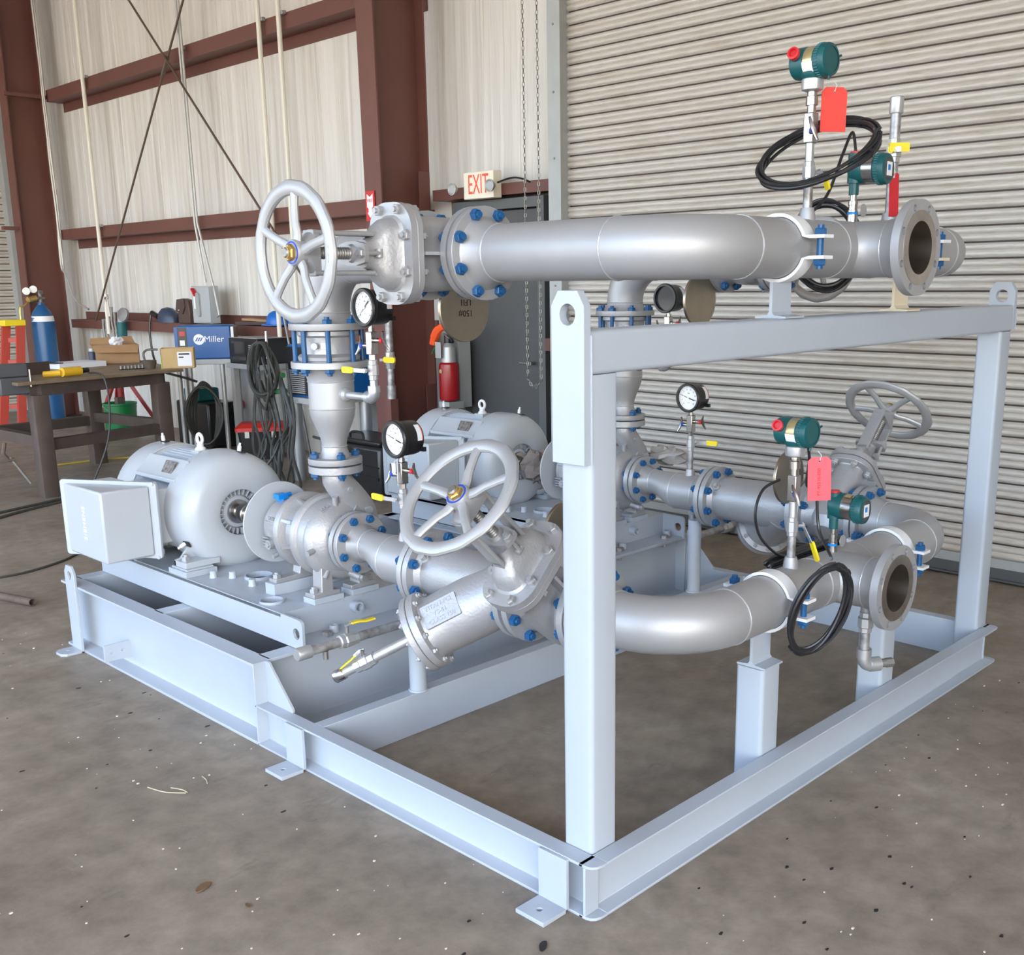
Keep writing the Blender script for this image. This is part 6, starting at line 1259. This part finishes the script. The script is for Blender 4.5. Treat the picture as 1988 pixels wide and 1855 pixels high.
part('pipe', MB().cyl((ax_, ay_, 1.06), (ax_, ay_, 1.62), 0.028, 16), 'galv', t_); part('pipe', MB().cyl((ax_, ay_, 0.80), (ax_, ay_, 0.98), 0.026, 16), 'galv', t_); part('coupling', MB().cyl((ax_, ay_, 0.74), (ax_, ay_, 0.84), 0.034, 16), 'galv', t_)
part('valve_body', MB().lathe([(0.032, 0.965), (0.034, 0.97), (0.034, 0.99), (0.040, 1.0), (0.040, 1.05), (0.034, 1.06), (0.034, 1.085), (0.03, 1.09)], Matrix.Translation((ax_, ay_, 0)), 8), 'galv_clean', t_); part('lever', bar((ax_-0.05, ay_+0.06, 1.03), (ax_-0.05, ay_-0.02, 1.035), 0.02, 0.005, X), 'galv_clean', t_); part('lever_grip', MB().prism(rrect(0.135, 0.042, 0.018, 4), -0.006, 0.006, frame((ax_-0.05, ay_-0.055, 1.035), -Y, Z, -X)), 'yellow', t_)
part('bracket', MB().box((ax_-0.035, ay_-0.03, 0.30), (ax_+0.035, ay_+0.03, 0.74)), 'maroon', t_)
# fire extinguisher
exx, exy = 3.60, 4.66
t_ = thing('fire_extinguisher', 'red fire extinguisher with paper tag hanging by the exit door', 'extinguisher', (exx, exy, 0.64)); part('bottle', MB().lathe([(0.06, 0.70), (0.075, 0.71), (0.078, 0.73), (0.078, 0.95), (0.074, 0.98), (0.045, 1.01), (0.03, 1.02)], Matrix.Translation((exx, exy, 0)), 28), 'extinguisher', t_); part('collar', MB().lathe([(0.060, 0.98), (0.054, 1.11), (0.03, 1.14)], Matrix.Translation((exx, exy, 0)), 20), 'label_grey', t_); part('valve', MB().cyl((exx, exy, 1.14), (exx, exy, 1.20), 0.03, 12).tube([(exx, exy+0.02, 1.19), (exx-0.03, exy-0.05, 1.20), (exx-0.04, exy-0.10, 1.15)], 0.012, 6), 'black', t_); part('lever', bar((exx-0.02, exy+0.02, 1.21), (exx-0.03, exy-0.10, 1.16), 0.02, 0.008), 'bare_steel', t_); part('inspection_tag', MB().box((exx-0.085, exy-0.01, 1.03), (exx-0.083, exy+0.055, 1.15)), 'label_grey', t_); part('green_tag', bar((exx-0.075, exy+0.05, 1.12), (exx-0.075, exy+0.095, 1.06), 0.004, 0.03, X), 'green_clamp', t_); part('roundel', MB().lathe([(0.016, 0), (0.016, 0.002)], zframe((exx-0.079, exy+0.005, 0.93), (-1, 0, 0)), 14), 'gold_plate', t_); part('hanger', MB().box((exx+0.08, exy-0.03, 0.64), (3.80, exy+0.06, 1.15)), 'guide_galv', t_); part('hanger_shelf', MB().box((exx-0.06, exy-0.06, 0.64), (exx+0.09, exy+0.06, 0.695)), 'guide_galv', t_)
single('orange_glove', MB().tube(smooth([(exx-0.02, exy-0.07, 1.22), (exx-0.03, exy-0.01, 1.265), (exx-0.05, exy+0.05, 1.24), (exx-0.06, exy+0.09, 1.175), (exx-0.06, exy+0.105, 1.13)]), [0.02]*6+[0.03]*6+[0.036]*6+[0.03]*7, 8), 'orange_cloth', 'bright orange cloth tucked on the fire extinguisher', 'cloth')
# black carrying case behind the near pump
t_ = thing('carrying_case', 'black moulded carrying case on the floor behind the near pump', 'case', (3.15, 5.0, 0)); part('shell', MB().box((2.95, 4.72, 0.0), (3.35, 5.40, 0.40)), 'black', t_, bevel=0.03); part('rib', MB().box((2.94, 4.74, 0.15), (2.952, 5.38, 0.17)).box((2.94, 4.74, 0.24), (2.952, 5.38, 0.25)), 'black', t_); part('lid', MB().box((2.96, 4.74, 0.40), (3.34, 5.38, 0.44)), 'black', t_, bevel=0.015); part('handle', MB().tube(smooth([(3.0, 5.15, 0.44), (3.0, 5.13, 0.48), (3.0, 5.0, 0.485), (3.0, 4.98, 0.44)]), 0.01, 6), 'black', t_)
single('floor_cable', MB().tube(smooth([(2.9, 5.5, 0.42), (2.86, 5.2, 0.40), (2.80, 4.95, 0.30), (2.72, 4.80, 0.12), (2.6, 4.9, 0.02), (2.4, 5.1, 0.012), (2.2, 5.4, 0.012)]), 0.011, 6), 'hose_grey', 'grey cable dropping over the black case to the floor', 'cable')
mb = MB(); pts = smooth([(2.75, 5.9, 0.03), (2.5, 5.75, 0.05), (2.25, 5.65, 0.03), (2.0, 5.6, 0.02)], 10); mb.tube(pts, [0.018 if i % 2 else 0.013 for i in range(len(pts))], 8)
single('flex_conduit', mb, 'bare_steel', 'ribbed flexible metal conduit on the floor behind the near motor', 'conduit')
# ------------------------------------------------------------------ small things on the floor
t_ = thing('pipe_offcut', 'short rusty pipe offcut on the floor at the left edge', 'pipe', (0.07, 4.05, 0)); a, b_ = V((0.02, 4.28, 0.022)), V((0.118, 3.925, 0.022)); F = zframe(a, b_-a); L_ = (b_-a).length
part('pipe', MB().lathe([(0.016, 0), (0.021, 0), (0.021, L_), (0.016, L_)], F, 18, closed=True), 'rust_pipe', t_)
single('power_cable', MB().tube(smooth([(-1.2, 6.6, 0.008), (-0.4, 6.25, 0.008), (0.3, 6.28, 0.008), (0.8, 6.45, 0.008), (1.3, 6.62, 0.008), (1.9, 6.85, 0.008), (2.4, 7.4, 0.008)]), 0.011, 6), 'hose_grey', 'upper of two dark cables running along the floor at the left', 'cable', group='floor cables')
single('power_cable', MB().tube(smooth([(-1.0, 6.0, 0.008), (-0.2, 5.95, 0.008), (0.4, 6.08, 0.008), (1.0, 6.4, 0.008), (1.7, 6.7, 0.008), (2.2, 7.1, 0.008)]), 0.011, 6), 'hose_grey', 'lower of two dark cables running along the floor at the left', 'cable', group='floor cables')
single('thin_cable', MB().tube(smooth([(-0.9, 5.0, 0.006), (-0.3, 4.85, 0.006), (0.2, 4.62, 0.006), (0.55, 4.70, 0.006), (0.8, 4.9, 0.006)]), 0.007, 6), 'hose_grey', 'thin dark cable on the floor left of the near motor', 'cable')
t_ = thing('extension_cord', 'extension cord with a yellow plug on the floor at the left', 'cord', (0.5, 5.75, 0)); part('cord', MB().tube(smooth([(-0.8, 5.7, 0.008), (-0.1, 5.62, 0.008), (0.35, 5.78, 0.01), (0.50, 5.80, 0.02)]), 0.008, 6), 'wire_tan', t_); part('plug', MB().cyl((0.49, 5.80, 0.026), (0.585, 5.82, 0.026), 0.026, 10), 'cord_yellow', t_); part('socket_end', MB().cyl((0.58, 5.82, 0.026), (0.61, 5.83, 0.026), 0.02, 8), 'black', t_)
single('yellow_cord', MB().tube(smooth([(2.0, 8.3, 0.008), (2.6, 8.2, 0.008), (3.0, 7.6, 0.008), (3.0, 6.6, 0.008), (2.75, 6.0, 0.008)]), 0.008, 6), 'cord_yellow', 'yellow cord on the floor behind the welding table', 'cord')
def leaf(c, r, rot, label, m='leaf', cat='leaf'):
    F = Matrix.Translation(c) @ Matrix.Rotation(rot, 4, 'Z'); vs = []; n = 10
    top = [(r*math.cos(2*PI*i/n)*(1+0.12*math.sin(5*i)), 0.45*r*math.sin(2*PI*i/n), 0.004+0.10*r*abs(math.sin(2*PI*i/n))) for i in range(n)]; bot = [(x_, y_, z_-0.003) for x_, y_, z_ in top]
    return single('dry_leaf' if cat == 'leaf' else 'oil_spot', MB(F).loft([bot, top]), m, label, cat)
leaf((-0.590, 0.886, 0), 0.028, 0.4, 'dry brown leaf on the floor in the lower left foreground')
leaf((-0.555, 0.72, 0), 0.012, 1.4, 'tiny curled brown leaf scrap left of the hold-down foot')
leaf((-0.154, 0.03, 0), 0.021, 0.6, 'small dark leaf scrap below the nearest hold-down foot', 'oil')
for i, (pts, lab) in enumerate((([(-0.42, 1.56, 0.003), (-0.40, 1.48, 0.006), (-0.355, 1.43, 0.003)], 'longest pale straw on the floor in front of the skid'), ([(-0.37, 1.50, 0.003), (-0.355, 1.455, 0.006), (-0.35, 1.43, 0.003)], 'shorter pale straw beside the longest one'), ([(-0.26, 1.50, 0.003), (-0.265, 1.465, 0.004), (-0.275, 1.44, 0.003)], 'single short straw nearer the skid rail'))):
    single('straw', MB().tube(smooth(pts), 0.0018, 5), 'straw', lab, 'straw', group='straws on the floor')
rnd = random.Random(21); sp = MB()
for i in range(420):
    if rnd.random() < 0.55: x_, y_ = rnd.uniform(0.1, 3.6), rnd.uniform(-1.6, -0.05)
    else: x_, y_ = rnd.uniform(-1.6, 0.0), rnd.uniform(-0.6, 4.5)
    s_ = rnd.uniform(0.0015, 0.0048); sp.cbox((x_, y_, s_*0.35), (s_*rnd.uniform(0.8, 2), s_, s_*0.7))
single('floor_grit', sp, 'chip', 'pale grit and paint chips scattered on the concrete', 'grit', (0, 0, 0), kind='stuff')
ds = MB()
for i in range(160):
    if rnd.random() < 0.6: x_, y_ = rnd.uniform(0.1, 3.4), rnd.uniform(-1.4, -0.05)
    else: x_, y_ = rnd.uniform(-1.4, 0.0), rnd.uniform(-0.5, 4.5)
    s_ = rnd.uniform(0.002, 0.007); n = 7; ph = rnd.uniform(0, 6)
    ds.prism([(x_+s_*rnd.uniform(0.6, 1.2)*math.cos(2*PI*k/n+ph)*1.6, y_+s_*rnd.uniform(0.5, 1.1)*math.sin(2*PI*k/n+ph)) for k in range(n)], 0.0003, 0.0016)
single('floor_specks', ds, 'oil', 'dark oil specks scattered on the concrete', 'specks', (0, 0, 0), kind='stuff')
t_ = single('paper_scrap', MB().prism([(2.75, 0.42), (2.785, 0.40), (2.80, 0.42), (2.77, 0.445)], 0.0, 0.006), 'chip', 'small white scrap on the floor beyond the far post', 'scrap')
